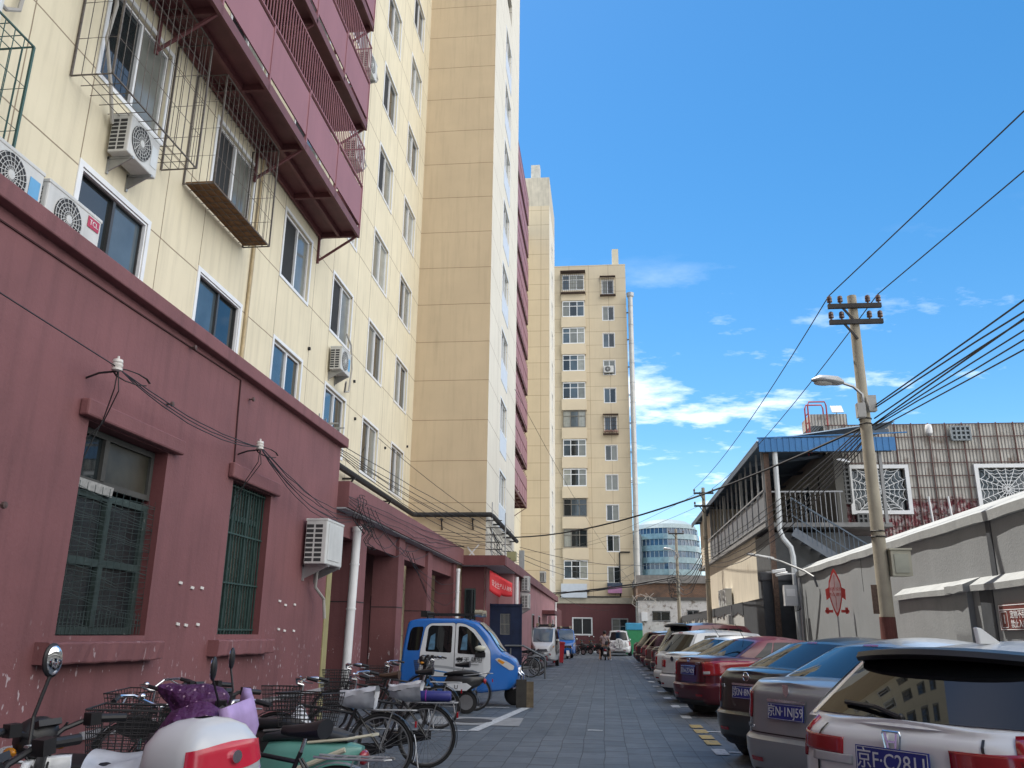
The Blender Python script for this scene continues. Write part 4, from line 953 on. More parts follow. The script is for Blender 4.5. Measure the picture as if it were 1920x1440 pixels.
cable([sag((4.95,43.6,5.5-.15*k),(5.15,61.8,5.6-.2*k),.5+.12*k,12,.03) for k in range(5)], 'sagging bundled cable between the middle and the farthest concrete poles', .02)
cable([sag((5.1,62,5.5),(-3.6,62,4.3),.15,16,.02), sag((5.1,62,5.35),(-3.6,60,4.2),.2,16,.02), sag((5.1,62,5.45),(-3.6,63,4.25),.1,16,.02)], 'thick bundled cable crossing the lane end before the end block', .035)
cable([sag((-3.4,62,4.3),(1.2,83.4,3.9),.6,14), sag((-3.4,62,4.5),(2.5,83.4,7.0),.7,14), sag((-3.8,39,5.0),(2.9,83.4,8.0),.9,14), sag((-3.8,39,4.8),(2.9,83.4,7.2),.9,14), sag((-3.8,39,5.3),(4.9,62,6.5),.5,14)], 'thin drooping wire strung in front of the lower floors of the end block', .013)
cable([sag((-3.8,36,12.0),(3.0,84,6.0),.8,14), sag((5.1,43.5,8.6),(-4.3,79,9.0),.5,14), sag((5.1,43.5,7.9),(-4.3,75,8.6),.5,14)], 'long thin wire slanting across the upper floors of the end block and stair tower', .010)
# wires along the maroon annexe on bracket insulators
def wall_ins(y, z, label):
    t = thing('wall_insulator', label, 'insulator', (-4.9, y, z))
    MB().tube([(-.0,-.02,-.06),(.14,-.04,-.02),(.3,-.02,.0)], .011, 5).build('bracket', BLACK, t); MB().lathe([(.02,0),(.05,.01),(.052,.03),(.04,.035),(.052,.05),(.052,.07),(.04,.075),(.05,.09),(.045,.115),(.012,.12),(.012,.15)], (.3,-.02,0), n=12).build('insulator', PORCW, t, smooth=True)
wall_ins(7.25, 3.86, 'white wall insulator on an iron bracket above the large left window')
wall_ins(10.75, 3.84, 'white wall insulator on an iron bracket above the narrow second window')
a=Vector((-4.6,7.25,3.9)); b_=Vector((-4.6,10.75,3.88))
wl=[sag((-4.62,-6,4.7),a,.05,10), *[sag(a,b_,.10+.04*k,12,.006) for k in range(3)], *[sag(b_,(-4.62,15.2,3.6-.05*k),.18+.05*k,12,.01) for k in range(4)], sag(b_,(-4.55,14.2,3.35),.03,8,.01), sag(b_,(-4.5,14.0,3.3),.15,8,.01)]
for c,(y,z) in ((a,(7.45,3.3)),(b_,(10.85,3.3))):
    wl += [[c+Vector((.0,.0,.0)),c+Vector((-.02,.02,-.2)),(-4.8,y,z+.15),(-4.95,y-.05,z-.35)], [c,c+Vector((.02,.03,-.22)),(-4.78,y-.03,z+.1),(-4.93,y-.08,z-.1)]]
    wl += [[c+Vector((.06*cos(t)*(1+.2*k),.25+.22*cos(t),.06*sin(t)-.02)) for t in [2*pi*i/10 for i in range(10)]] for k in range(2)]
cable(wl, 'loose black wire strung along the maroon annexe by its wall insulators', .006, 'wall_wiring')
wl=[]
for k in range(4): wl.append(sag((-4.66,15.1,3.9-.05*k),(-4.7,28.7,4.28+.03*k),.12*k,14,.03))
for k in range(9):
    c=Vector((-4.62,15.7+.13*k,3.85)); ra=random.uniform(.15,.42); rb=random.uniform(.15,.45); wl.append([c+Vector((.05*sin(3*t),ra*cos(t)*(1-.05*t),rb*sin(t)*(1-.06*t)-.06*t)) for t in [k+.35*i for i in range(17)]])
for k in range(5): wl.append(sag((-4.6,15.5+.3*k,3.85),(-4.72,18+1.2*k,3.55),.35+.12*(k%3),14,.012))
for k in range(4): wl.append(sag((-4.75,19.8+k*.4,3.4),(-4.8,28,3.1-.25*k),.35+.15*k,12,.03))
cable(wl, 'tangled black wire hanging along the arcade fascia and columns', .007, 'wall_wiring')
wl=[]
for k in range(5): wl.append(sag((-6.6,14+k,5.9),(-4.0,29.0,5.05-.16*k),.12+.06*k,14,.02))
for k in range(5): wl.append(sag((-6.5,29.1,4.9-.03*k),(-4.0,29.0,4.75-.12*k),.03*k,10,.015)); 
for k in range(7): wl.append(sag((-3.9,29.2,5.1-.14*k),(-3.7,38.8,4.9-.1*k),.15+.05*k,12,.03))
for k in range(7): wl.append([(-3.9,29.1+.1*k,5.0),(-3.8+.1*random.random(),29.6+.3*k,4.6),(-3.75,29.4+.3*k,4.3),(-3.5,30+.5*k,4.05)])
wl += [sag((-6.8,24.6,7.2),(-4.0,29.05,5.2),.1,10), sag((-6.8,18.5,6.1),(-4.0,29.05,4.9),.3,12)]
cable(wl, 'black wire in the dense web around the stair wing corner above the canopy', .009, 'wall_wiring')
rk = thing('cable_bracket', 'grey steel riser rods with insulators standing on the entrance canopy', 'cable bracket', (-3.7,29.6,4.03))
m = MB()
for x,y in ((-.15,-.2),(.0,2.6)): m.cyl((x,y,0),(x,y,1.9),.025,6)
m.bar((.1,8.2,-.2),(.1,8.2,1.0),.22); m.each('rod', STEEL, rk); m=MB()
for k in range(5): m.bar((-.4,-.22,.25+.25*k),(.2,-.22,.25+.25*k),.03); m.bar((-.1,2.55,.2+.25*k),(.2,2.7,.2+.25*k),.03)
m.each('crossbar', ARM, rk); m = MB().bar((-.9,-.5,.0),(-.55,-.5,.4),.04); m.bar((-.7,-.5,0),(-.95,-.5,.3),.05); m.each('strut', WHITE, rk)
MB().box(.0,.35,3.2,3.6,.15,.5).build('box', M('olive_box', (.28,.27,.14), .6), rk)
# ------------------------------------------------------------------ air conditioners and small street things
ACW = M('aged_white_plastic', (.56,.57,.56), .5, var=.08, scale=3, streak=.3)
DGR = M('dark_louvre', (.03,.032,.035), .6)
def ac_unit(x, y, z, label, w=.78, h=.56, d=.30, rz=0, sticker=None, text=None, pipe=None, bracket=True, tone=ACW, fan=True, stand=0):
    t = thing('air_conditioner', label, 'air conditioner', (x, y, z), rz, 'outdoor air conditioner units on the buildings')
    o = MB().box(.06,.06+d,-w/2,w/2,.04,.04+h).build('casing', tone, t, bevel=.018)
    MB().box(.05,.068+d,-w/2-.006,w/2+.006,h+.01,h+.055).build('lid', tone, o, bevel=.01)
    fx = .06+d+.004; c = (fx, -.11*w, .04+h*.5); R = h*.42
    if stand:
        for a_ in (.1,.02+d):
            for s in (-.38,.38): MB().bar((a_,s*w,-stand),(a_,s*w,.05),.035).build('leg', STEEL, t)
    if not fan:
        MB().box(fx-.004,fx+.006,-w*.40,w*.30,.11,h-.02).build('front_panel', tone, o, bevel=.012); m = MB(); m.ring((fx+.001,-w*.05,.045+h*.5),(1,0,0),.01,.002,6,3)
    m = MB().lathe([(0,0),(R,0),(R,.002)], c if fan else (fx-.02,c[1],c[2]), (1,0,0), 24); fan_on = fan; fan = m.build('fan_opening', DGR, t)
    m = MB()
    for k in range(1,6): m.ring((fx+.012,c[1],c[2]), (1,0,0), R*k/5.2, .004, 22, 4)
    for k in range(18):
        a = 2*pi*k/18; m.bar((fx+.012,c[1]+cos(a)*R*.18,c[2]+sin(a)*R*.18),(fx+.012,c[1]+cos(a+.5)*R,c[2]+sin(a+.5)*R),.006)
    m.lathe([(0,0),(R*.2,0),(R*.2,.012),(0,.016)], (fx+.006,c[1],c[2]), (1,0,0), 16); fan_on and m.build('fan_guard', tone, fan)
    m = MB()
    for i in range(2):
        for k in range(8): x0=.075+i*.125*d/.3; m.box(x0,x0+.10*d/.3,-w/2-.004,-w/2+.002,.08+k*(h-.1)/8,.08+k*(h-.1)/8+(h-.1)/8*.68)
    m.build('side_louvre', DGR, t)
    if bracket:
        for s in (-.32,.32):
            m = MB().bar((0,s*w,.02),(.08+d,s*w,.02),.035); m.bar((.012,s*w,.05),(.012,s*w,-.22),.035); m.prism([(.0,s*w-.01,-.2),(.05+d,s*w-.01,.0),(.0,s*w-.01,.0)],(0,.02,0)); m.build('bracket', STEEL, t)
    if sticker: MB().box(fx,fx+.002,w*.24,w*.44,.06+h*.18,.06+h*.72).build('sticker', sticker, o)
    if text:
        m = MB(); put_text(m, text[0], text[1], (fx+.004,w*.33,.06+h*text[2]), (0,1,0), (0,0,1)); m.build('lettering', WHITE, o)
    if pipe:
        m = MB().tube([Vector(p)-Vector((x,y,z)) for p in pipe], .026, 7); m.build('pipe', M('lagged_pipe', (.36,.35,.33), .8, var=.1), t, smooth=True)
    return t
LAB = M('pale_label', (.62,.66,.68), .5); BLUEL = M('blue_label', (.12,.36,.62), .4); REDL = M('red_label', (.42,.02,.06), .4)
ac_unit(-6.85, 10.05, 7.84, 'white air conditioner with printed label hung under the upper caged window', sticker=LAB, pipe=[(-6.75,9.62,8.3),(-6.72,9.4,8.8),(-6.75,9.2,9.4),(-6.72,9.25,10.0),(-6.74,9.1,10.6),(-6.78,9.0,11)], h=.6)
ac_unit(-6.85, 20.0, 7.80, 'small white air conditioner with blue sticker hung between two facade windows', sticker=BLUEL, h=.6, pipe=[(-6.55,20.3,7.7),(-6.7,20.7,7.55),(-6.75,21.2,7.7),(-6.75,21.35,8.4),(-6.75,21.15,9.0),(-6.82,20.9,9.25)])
ac_unit(-6.85, 6.7, 7.75, 'white air conditioner above the green steel window cage', sticker=LAB, h=.6, pipe=[(-6.6,7.1,8.2),(-6.65,7.3,8.25),(-6.75,7.6,8.5),(-6.82,7.7,8.9)])
ac_unit(-6.05, 6.8, 5.42, 'white air conditioner with blue sticker half hidden behind the maroon parapet', sticker=BLUEL, h=.55, bracket=False, stand=.4, pipe=[(-5.95,7.2,5.55),(-6.2,7.25,5.9),(-6.6,7.3,6.2),(-6.85,7.25,6.3)])
o = ac_unit(-6.03, 7.72, 5.40, 'white air conditioner with red lettered badge on the maroon parapet', sticker=None, h=.55, w=.95, bracket=False, stand=.38, pipe=[(-5.9,8.2,5.4),(-6.1,8.3,5.8),(-6.5,8.4,6.35),(-6.7,8.35,6.6),(-6.85,8.3,6.65)])
m = MB().box(.365,.368,.22,.43,.41,.54); m.build('badge', REDL, o); m = MB(); put_text(m, 'TCL', .085, (.37,.325,.475), (0,1,0), (0,0,1)); m.build('lettering', WHITE, o)
ac_unit(-4.9, 13.9, 2.50, 'large white air conditioner bracketed on the maroon annexe wall near its end', h=.72, w=.9, d=.36, sticker=None, fan=False, pipe=[(-4.75,13.9,2.5),(-4.78,13.95,2.2),(-4.72,14.25,2.02),(-4.7,14.3,1.7)])
ac_unit(-6.85, 20.0, 13.85, 'air conditioner behind the end of the second steel balcony', pipe=[(-6.5,20.4,14.0),(-6.55,20.75,14.3),(-6.75,20.6,15.0)], h=.6)
ac_unit(-6.85, 20.6, 17.2, 'air conditioner behind the end of the third steel balcony', pipe=[(-6.5,21.0,17.3),(-6.55,21.3,17.6),(-6.75,21.2,18.4)], h=.6)
ac_unit(-6.2, 22.9, 4.23, 'dark air conditioner lying on the arcade roof below the facade', bracket=False, tone=M('dark_ac_casing', (.05,.055,.06), .5))
ac_unit(-3.45, 36.0, 3.15, 'upper white air conditioner on the pink shop wall', h=.58)
ac_unit(-3.45, 36.1, 2.45, 'lower white air conditioner on the pink shop wall', h=.58)
ac_unit(-3.45, 46.2, 4.08, 'white air conditioner standing on the pink shop roof', bracket=False)
ac_unit(.95, 83.99, 27.5, 'white air conditioner under a small window of the end block', rz=-pi/2, w=1.0, h=.7)
ac_unit(5.8, 41.6, 2.75, 'left white air conditioner on the ledge of the white gallery wall', rz=pi, bracket=False, w=.85, h=.75)
ac_unit(5.8, 40.2, 2.75, 'right white air conditioner on the ledge of the white gallery wall', rz=pi, bracket=False, w=.85, h=.75)
# empty bracket on the facade
t = thing('empty_bracket', 'empty grey air conditioner bracket on the facade above the arcade', 'bracket', (-6.85, 19.3, 6.35))
m = MB()
for s in (0,.5): m.bar((0,s,0),(.5,s,0),.03); m.bar((.01,s,.25),(.01,s,-.15),.03); m.prism([(0,s-.01,-.12),(.45,s-.01,-.01),(0,s-.01,-.01)],(0,.02,0))
m.build('arm', STEEL, t)
# banner
BN = M('red_banner_cloth', (.62,.03,.04), .6, var=.1)
t = thing('red_banner', 'sagging red cloth banner with white characters under the entrance canopy', 'banner', (-3.5, 29.1, 3))
def bp(u, v): return Vector((-3.86+.76*u, 29.05+.25*u+.05*sin(5*u), 3.55-.42*u - v*(.52-.08*u) - .10*sin(pi*u)*v*1.3 - (.16*(1-u)*v if u<.5 else 0)))
MB().grid([[bp(i/24, v/6) for v in range(7)] for i in range(25)]).build('cloth', BN, t, world=True, smooth=True).modifiers.new('thickness','SOLIDIFY').thickness = .006
m = MB(); vs, fs = text_mesh('安全生产人人有责', .16, .001); 
m.add([bp(min(1,max(0,.54+v.x/1.45)), min(1,max(0,.52-v.y/.5)))+Vector((.0,-.012,0)) for v in vs], fs); m.build('lettering', M('banner_white', (.75,.6,.6), .6), t, world=True)
# navy iron gate leaf / kiosk
t = thing('navy_iron_gate', 'navy blue iron gate leaf with a small barred window standing open beside the red banner', 'gate', (-3.45, 30.4, 0))
NAVY = M('navy_iron', (.012,.022,.06), .45, .2, .3, 3, dirt=(.04,.05,.08), dlo=.62, dhi=.75)
m = MB(); holes_wall(m, lambda u,v,d:(u,d,v), -.55,.55,.05,2.42,[(-.18,.16,1.45,2.15)],.05); m.box(-.55,.55,.05,.08,.05,2.42); m.build('leaf', NAVY, t)
m = MB().bar((-.56,0,0),(-.56,0,2.5),.07); m.bar((.56,0,0),(.56,0,2.5),.05); m.bar((-.6,0,2.45),(.6,0,2.45),.07); m.build('frame', NAVY, t)
m = MB()
for k in range(8): x=-.17+.32*k/7; m.bar((x,.02,1.46),(x,.02,2.14),.014)
for z in (1.46,1.8,2.14): m.bar((-.18,.02,z),(.16,.02,z),.014)
m.build('window_grille', M('pale_grille', (.30,.31,.28), .5), t)
# pvc downpipes of the arcade
for i,(y,x0,x1,l) in enumerate(((16.45,-4.86,-4.92,'thick white plastic downpipe at the annexe corner'),(27.7,-4.72,-4.74,'thin white plastic downpipe before the last arcade column'))):
    t = thing('white_downpipe', l, 'pipe', (x1, y, 0)); r = .085-.025*i
    MB().cyl((0,0,0.05),(x0-x1,0,3.45),r,14).build('pipe', WHITE, t, smooth=True); m = MB()
    for z in (3.4,2.75,1.9,.7): m.cyl(((x0-x1)*z/3.45,0,z),((x0-x1)*z/3.45,0,z+(.1 if z==3.4 else .03)),r+.012,14)
    m.each('collar', WHITE, t)
# handrail, bin, planks, containers
t = thing('grey_handrail', 'grey tubular ramp handrail beside the parked black bicycles', 'handrail', (-2.3,30.3,0))
m = MB(); 
m.tube([(-.95,0,0),(-.95,0,1.0)], .03, 8); m.tube([(-1.15,0,1.08),(-.5,0,1.08),(.22,0,.72),(.25,0,.68),(.25,0,0)], .035, 8); m.build('tube', M('grey_tube_paint', (.12,.13,.14), .5, .2), t)
t = thing('red_wheelie_bin', 'red plastic wheelie bin standing at the lane edge before the far trikes', 'bin', (-2.45, 46.5, 0), radians(-80))
RB = M('red_bin_plastic', (.36,.015,.025), .45, var=.08)
m = MB(); P=[]
for z,a,b in ((.06,.20,.24),(.5,.23,.27),(1.0,.27,.32)): P.append([(-a,-b,z),(a,-b,z),(a,b,z),(-a,b,z),(-a,-b,z)])
m.grid(P); m.box(-.2,.2,-.24,.24,.05,.07); m.build('body', RB, t, bevel=.02); m = MB().box(-.30,.32,-.34,.34,1.0,1.07); m.box(-.25,.26,-.28,.28,1.07,1.1); m.cyl((-.33,-.3,1.02),(-.33,.3,1.02),.02,8); m.build('lid', RB, t, bevel=.02)
for s in (-1,1): MB().cyl((-.2,s*.22,.1),(-.2,s*.27,.1),.1,14).build('wheel', RUBBER, t)
t = thing('wooden_board', 'weathered dark board leaning upright against the front wheel of the blue trike', 'board', (-1.78,18.75,0), radians(8))
MB().box(-.10,.12,-.02,.03,0,.56).build('panel', M('black_board_paint', (.03,.028,.025), .7, var=.3, scale=6), t); MB().box(.12,.27,.0,.05,0,.52).build('plank', M('old_wood', (.14,.11,.07), .85, var=.3, scale=9, streak=.5), t)
t = thing('site_container', 'green and blue steel container beyond the parked cars at the lane end', 'container', (2.3, 72, 0))
MB().box(-.6,.75,-1,1,0,1.85).build('body', M('green_container', (.03,.24,.10), .5, var=.1), t, bevel=.03); MB().box(-.58,.75,-1.05,1.05,1.85,2.4).build('cover', M('blue_container_top', (.05,.30,.50), .5, var=.1), t, bevel=.05)

# ------------------------------------------------------------------ cars
def paint(name, col, metal=.0, rough=.28): return M(name, col, rough, metal, .03, 2, coat=.6)
TAIL = M('red_tail_lens', (.30,.008,.014), .15, var=.1, spec=.7, coat=.5); CLEAR = M('clear_lens', (.45,.45,.46), .15); CGL = M('car_glass', (.006,.007,.008), .02, var=.1, spec=.42)
PLATE = M('blue_number_plate', (.018,.03,.22), .4); BTRIM = M('black_trim', (.010,.010,.011), .4)
WHEELM = {}
def wheel_parts(r, w):
    k = (r, w)
    if k not in WHEELM:
        t = MB().lathe([(r*.66,-w/2),(r*.9,-w/2),(r,-w*.38),(r,w*.38),(r*.9,w/2),(r*.66,w/2),(r*.64,w*.3),(r*.64,-w*.3),(r*.66,-w/2)], axis=(0,1,0), n=28)
        m = MB().lathe([(r*.66,w*.45),(r*.6,w*.38),(r*.58,.0),(r*.2,.0)], axis=(0,1,0), n=24); m.lathe([(r*.66,-w*.45),(r*.6,-w*.38),(r*.58,.0)], axis=(0,1,0), n=24)
        for s in (-1,1):
            for i in range(7):
                a = 2*pi*i/7; m.bar((cos(a)*r*.1,s*w*.36,sin(a)*r*.1),(cos(a)*r*.62,s*w*.40,sin(a)*r*.62),r*.13,w*.1,(0,1,0))
            m.cyl((0,s*w*.3,0),(0,s*w*.44,0),r*.16,12)
        WHEELM[k] = (t.mesh('wheel', RUBBER, 35), m.mesh('rim', M('alloy_rim', (.35,.36,.37), .3, .8), False))
    return WHEELM[k]
SPEC = {
 'sedan': dict(L=4.5,W=1.78,H=1.47,wb=2.62,deck=[(-2.25,1.05),(-2.0,1.09),(-1.5,1.09),(0,1.02),(1.1,1.0),(1.8,.88),(2.25,.70)],
   g=(-1.68,.70,-.98,.55,1.2,.74,.45,.58), bow=.14, rp=[(0,.14),(.1,.04),(.3,.0),(.43,.0),(.47,.05),(.8,.075),(.93,.07),(1,.12)]),
 'suv': dict(L=4.5,W=1.82,H=1.66,wb=2.62,deck=[(-2.25,1.03),(-2.0,1.05),(0,1.04),(1.1,1.05),(1.9,.95),(2.25,.75)],
   g=(-2.13,.73,-1.66,.57,1.25,.76,.5,.62), bow=.16, rp=[(0,.16),(.12,.05),(.3,.0),(.42,.0),(.47,.07),(.75,.06),(.93,.07),(1,.14)]),
}
def car(label, rear, alpha, pm, kind='sedan', plate=None, group='cars parked at an angle along the grey wall', lamps=None, detail=None, H=None, name='parked_car', L=None, roofm=None):
    S = dict(SPEC[kind]); Lc, W, Hc = S['L'], S['W'], H or S['H']
    al = radians(alpha); ctr = Vector((rear[0]+cos(al)*Lc/2, rear[1]+sin(al)*Lc/2, 0))
    t = thing(name, label, 'car', ctr, al, group)
    zb = .23; wp = [(0,.93),(.12,.985),(.45,1),(.7,.985),(.9,.955),(1,.89)]; fp = [(0,.2),(.2,.03),(.5,0),(.8,.05),(1,.2)]
    def P(phi, tt, off=0):
        def q(phi, tt):
            c, s = cos(phi), sin(phi); n = 6.5 if kind == 'suv' else 5.0; r = (abs(c)**n+abs(s)**n)**(-1/n); x, y = r*c, r*s
            zs = lerp(S['deck'], x*Lc/2); z = zb+(zs-zb)*tt; xi = lerp(S['rp'] if c < 0 else fp, tt)
            k = 1-.09*max(0,abs(x)-.55)/.45
            return Vector((x*(Lc/2-xi), y*W/2*lerp(wp,tt)*k, z))
        p = q(phi, tt)
        if off:
            e = .004; du = q(phi+e,tt)-q(phi-e,tt); dv = q(phi,min(1,tt+e))-q(phi,max(0,tt-e)); nn = du.cross(dv).normalized(); p = p+nn*off
        return p
    NP = 96; ts = [0,.05,.1,.16,.23,.3,.37,.43,.45,.47,.5,.58,.66,.75,.83,.9,.94,.97,1]
    m = MB(); rows_ = [[P(2*pi*i/NP, tt) for i in range(NP+1)] for tt in ts]
    top = rows_[-1]
    for k in (.96,.88,.7,.4,.0): rows_.append([Vector((v.x*(1-.0*(1-k)), v.y*k, lerp(S['deck'],v.x*1.06)+.012+.03*(1-k*k))) for v in top])
    m.grid(rows_); m.add(rows_[0][:-1], [tuple(reversed(range(NP)))])
    body = m.build('body', pm, t, smooth=50)
    # cabin
    xbr,wbr,xtr,wtr,xbf,wbf,xtf,wtf = S['g']; bow = S['bow']; zbr = lerp(S['deck'],xbr)+.0; zbf = lerp(S['deck'],xbf); zt = Hc-.07
    def R_(u,v): 
        w_ = wbr+(wtr-wbr)*v; return Vector((xbr+(xtr-xbr)*v+bow*u*u*(1-.4*v), u*w_, zbr+(zt-zbr)*v+.03*(1-u*u)*v))
    def F_(u,v): 
        w_ = wbf+(wtf-wbf)*v; return Vector((xbf+(xtf-xbf)*v-bow*u*u*(1-.4*v), u*w_, zbf+(zt-zbf)*v+.03*(1-u*u)*v))
    def S_(u,v,s): 
        a, b = R_(s,v), F_(s,v); p = a.lerp(b,u); p.y += s*(.07*(1-v)+.03)*sin(pi*u)**.8; p.z += .035*sin(pi*u)*v; p.y += s*.02*sin(pi*v); return p
    def T_(u,q):
        a, b = R_(u,1), F_(u,1); p = a.lerp(b,q); k = abs(u); p.z += .045*sin(pi*q)*(1-.25*k)+.03*(1-k*k)*sin(pi*q); p.y += (1 if u>0 else -1)*.03*sin(pi*q)**.8*k**3; return p
    m = MB(); V = [i/6 for i in range(7)]
    m.grid([[R_(-1+2*i/14,v) for i in range(15)] for v in V]); m.grid([[F_(-1+2*i/14,v) for i in range(15)] for v in V])
    for s in (-1,1): m.grid([[S_(i/20,v,s) for i in range(21)] for v in V])
    m.grid([[T_(-1+2*i/14,q/20) for i in range(15)] for q in range(21)]); cab = m.build('cabin', pm, t, smooth=45)
    if roofm: 
        m = MB(); m.grid([[T_((-1+2*i/14)*.97,.02+.96*q/20)+Vector((0,0,.006)) for i in range(15)] for q in range(21)]); m.build('roof', roofm, cab, smooth=True)
    def patch(fn, u0,u1,v0,v1, off, n=14, k=8, cen=Vector((0,0,.9)), taper=(0,0)):
        G_ = []
        for j in range(k+1):
            row = []
            for i in range(n+1):
                v = v0+(v1-v0)*j/k; f_ = j/k; a_ = u0+taper[0]*f_; b_ = u1-taper[1]*f_; u = a_+(b_-a_)*i/n; p = fn(u,v); e=.01
                nn = (fn(u+e,v)-fn(u-e,v)).cross(fn(u,v+e)-fn(u,v-e)).normalized()
                if nn.dot(p-cen) < 0: nn = -nn
                row.append(p+nn*off)
            G_.append(row)
        return MB().grid(G_)
    suv = kind == 'suv'
    patch(R_,-.9,.9,.07,.90 if suv else .94,.007).build('rear_window', CGL, t, smooth=True)
    patch(F_,-.93,.93,.05,.95,.007).build('windscreen', CGL, t, smooth=True)
    for s in (-1,1):
        f = lambda u,v: S_(u,v,s)
        segs = ((.09,.29),(.32,.60),(.63,.93)) if suv else ((.13,.26),(.28,.58),(.61,.92))
        for i,(a,b) in enumerate(segs): patch(f,a,b,.08,.86,.007,10,6,taper=((.05 if not suv else .03) if i==0 else 0,.09 if i==2 else 0)).build('side_window', CGL, t, smooth=True)
        for i,xw in enumerate((-.28*pi*0,)): pass
        mm = MB(); yv = W/2*.995
        for xw in (-S['wb']/2, S['wb']/2): mm.cyl((xw,s*(yv-.2),.33),(xw,s*(yv+.006),.33),.375,26)
        mm.each('wheel_arch', BTRIM, t)
        for xw in (-S['wb']/2, S['wb']/2):
            wt_, rm = wheel_parts(.315,.2); wo = bpy.data.objects.new('wheel', wt_); COL.objects.link(wo); wo.parent = t; wo.location = (xw, s*(W/2-.075), .315); inst(rm,'rim',wo)
    for s in (-1,1):
        mp_ = F_(s*.99,.06)+Vector((-.12,s*.10,.06)); MB().sphere(mp_,.11,12,8,.7,1,.62).build('door_mirror', pm, t, smooth=True)
    # rear furniture
    def bodypatch(a0,a1,t0,t1,off,n=10,k=6,skew=0):
        return MB().grid([[P(radians(a0+(a1-a0)*i/n+skew*(j/k)), t0+(t1-t0)*j/k, off) for i in range(n+1)] for j in range(k+1)])
    for s in (1,-1):
        for (a0,a1,t0,t1,mt) in (lamps or [(120,151,.62,.90,TAIL)]):
            o = bodypatch(180-s*(180-a0), 180-s*(180-a1), t0, t1, .012*1).build('tail_lamp', mt, t, smooth=True); md=o.modifiers.new('th','SOLIDIFY'); md.thickness=.02; md.offset=-1
    m = bodypatch(150,210,.03,.12,.006); m.build('bumper_grille', BTRIM, t, smooth=True)
    for s in (1,-1): bodypatch(180-s*30, 180-s*20, .20, .245, .008).build('bumper_reflector', TAIL, t, smooth=True)
    bodypatch(138,222,.0,.035,.008,24,3).build('lower_valance', BTRIM, t, smooth=True)
    hb_ = patch(R_, -.16, .16, .93, .975, .012, 6, 2); hb_.build('high_brake_lamp', TAIL, t, smooth=True)
    sm = MB()
    for a in (148,212): sm.grid([[P(radians(a+d_),.5+.48*i/24,.006) for d_ in (-.4,.4)] for i in range(25)])
    sm.grid([[P(radians(148+64*i/40),.49+.014*j,.007) for i in range(41)] for j in (0,1)]); sm.build('boot_gap', BTRIM, t)
    tp = .74 if not suv else .79
    if plate:
        pc = P(pi, tp, .02); up = (P(pi,tp+.05)-P(pi,tp-.05)).normalized(); m = MB(); rr = Vector((0,-1,0)); nn = Vector((-1,0,0)) 
        c8 = [pc+rr*a+up*b+nn*d for d in (0,.008) for a,b in ((-.22,-.07),(.22,-.07),(.22,.07),(-.22,.07))]
        m.add(c8,[(0,3,2,1),(4,5,6,7),(0,1,5,4),(1,2,6,5),(2,3,7,6),(3,0,4,7)]); po = m.build('number_plate', PLATE, t)
        m = MB(); put_text(m, plate, .112, pc+nn*.010, rr, up, depth=.001, sx=.86)
        for b in (-.063,.063): m.bar(pc+nn*.009+rr*-.212+up*b, pc+nn*.009+rr*.212+up*b, .003)
        for a in (-.212,.212): m.bar(pc+nn*.009+rr*a-up*.063, pc+nn*.009+rr*a+up*.063, .003)
        m.build('plate_characters', M('plate_white', (.62,.64,.66), .5), po)
        m = MB(); m.grid([[P(radians(180-17+34*i/8),tp+.10+.03*j,.016) for i in range(9)] for j in (0,1)]); not suv and m.build('boot_handle_strip', CHROME, t, smooth=True)
    return t, P, R_, T_, body
SILV = paint('silver_car_paint', (.27,.285,.30), .15, .3); PWH = paint('white_car_paint', (.66,.67,.67)); PGR = paint('graphite_car_paint', (.022,.025,.026), .1); PRED = paint('wine_red_car_paint', (.085,.006,.014), .2); PBLK = paint('black_car_paint', (.010,.010,.012)); PBRN = paint('brown_car_paint', (.10,.075,.065), .4); PMAR = paint('dark_red_car_paint', (.10,.012,.022), .2)
def emblem(t, P, tt, kind, mat=CHROME):
    c = P(pi, tt, .012); n = Vector((-1,0,0)); r = Vector((0,-1,0)); u = Vector((0,0,1)); m = MB()
    g = lambda a,b,d=0: c+r*a+u*b+n*d
    if kind == 'letter_h':
        m.tube([g(-.05,.045),g(.05,.045),g(.055,.03),g(.042,-.045),g(.03,-.052),g(-.03,-.052),g(-.042,-.045),g(-.055,.03)], .006, 5, closed=True)
        for s in (-1,1): m.bar(g(s*.034,.04),g(s*.02,-.045),.012,.012)
        m.bar(g(-.024,-.004),g(.024,-.004),.012,.010)
    elif kind == 'ring_bar': m.ring(c, n, .05, .008, 22, 6); m.bar(g(-.06,0),g(.06,0),.018,.012)
    elif kind == 'shield': m.prism([g(-.035,.055),g(.035,.055),g(.035,-.02),g(0,-.06),g(-.035,-.02)], n*.012)
    elif kind == 'roundel':
        m.ring(c, n, .05, .007, 24, 6); m.lathe([(0,0),(.044,0),(.044,.004),(0,.006)], c, n, 20)
    return m.build('emblem', mat, t)
def badge(t, P, a, tt, txt, size=.05):
    p = P(radians(a), tt, .006); m = MB(); dr = (P(radians(a+2),tt)-P(radians(a-2),tt)).normalized(); put_text(m, txt, size, p, dr, (0,0,1), depth=.003); m.build('badge_lettering', CHROME, t)
def antenna(t, T_, q=.12):
    p = T_(0,q); MB().tube([p, p+Vector((-.12,0,.18)), p+Vector((-.2,0,.27))], .006, 5).build('antenna', BTRIM, t)
def fin(t, T_, pm, q=.1):
    p = T_(0,q); MB().prism([p+Vector((-.09,-.015,0)),p+Vector((-.10,-.012,.10)),p+Vector((-.05,-.01,.095)),p+Vector((.16,-.012,.0))],(0,.03,0)).build('antenna_fin', pm, t, bevel=.008)
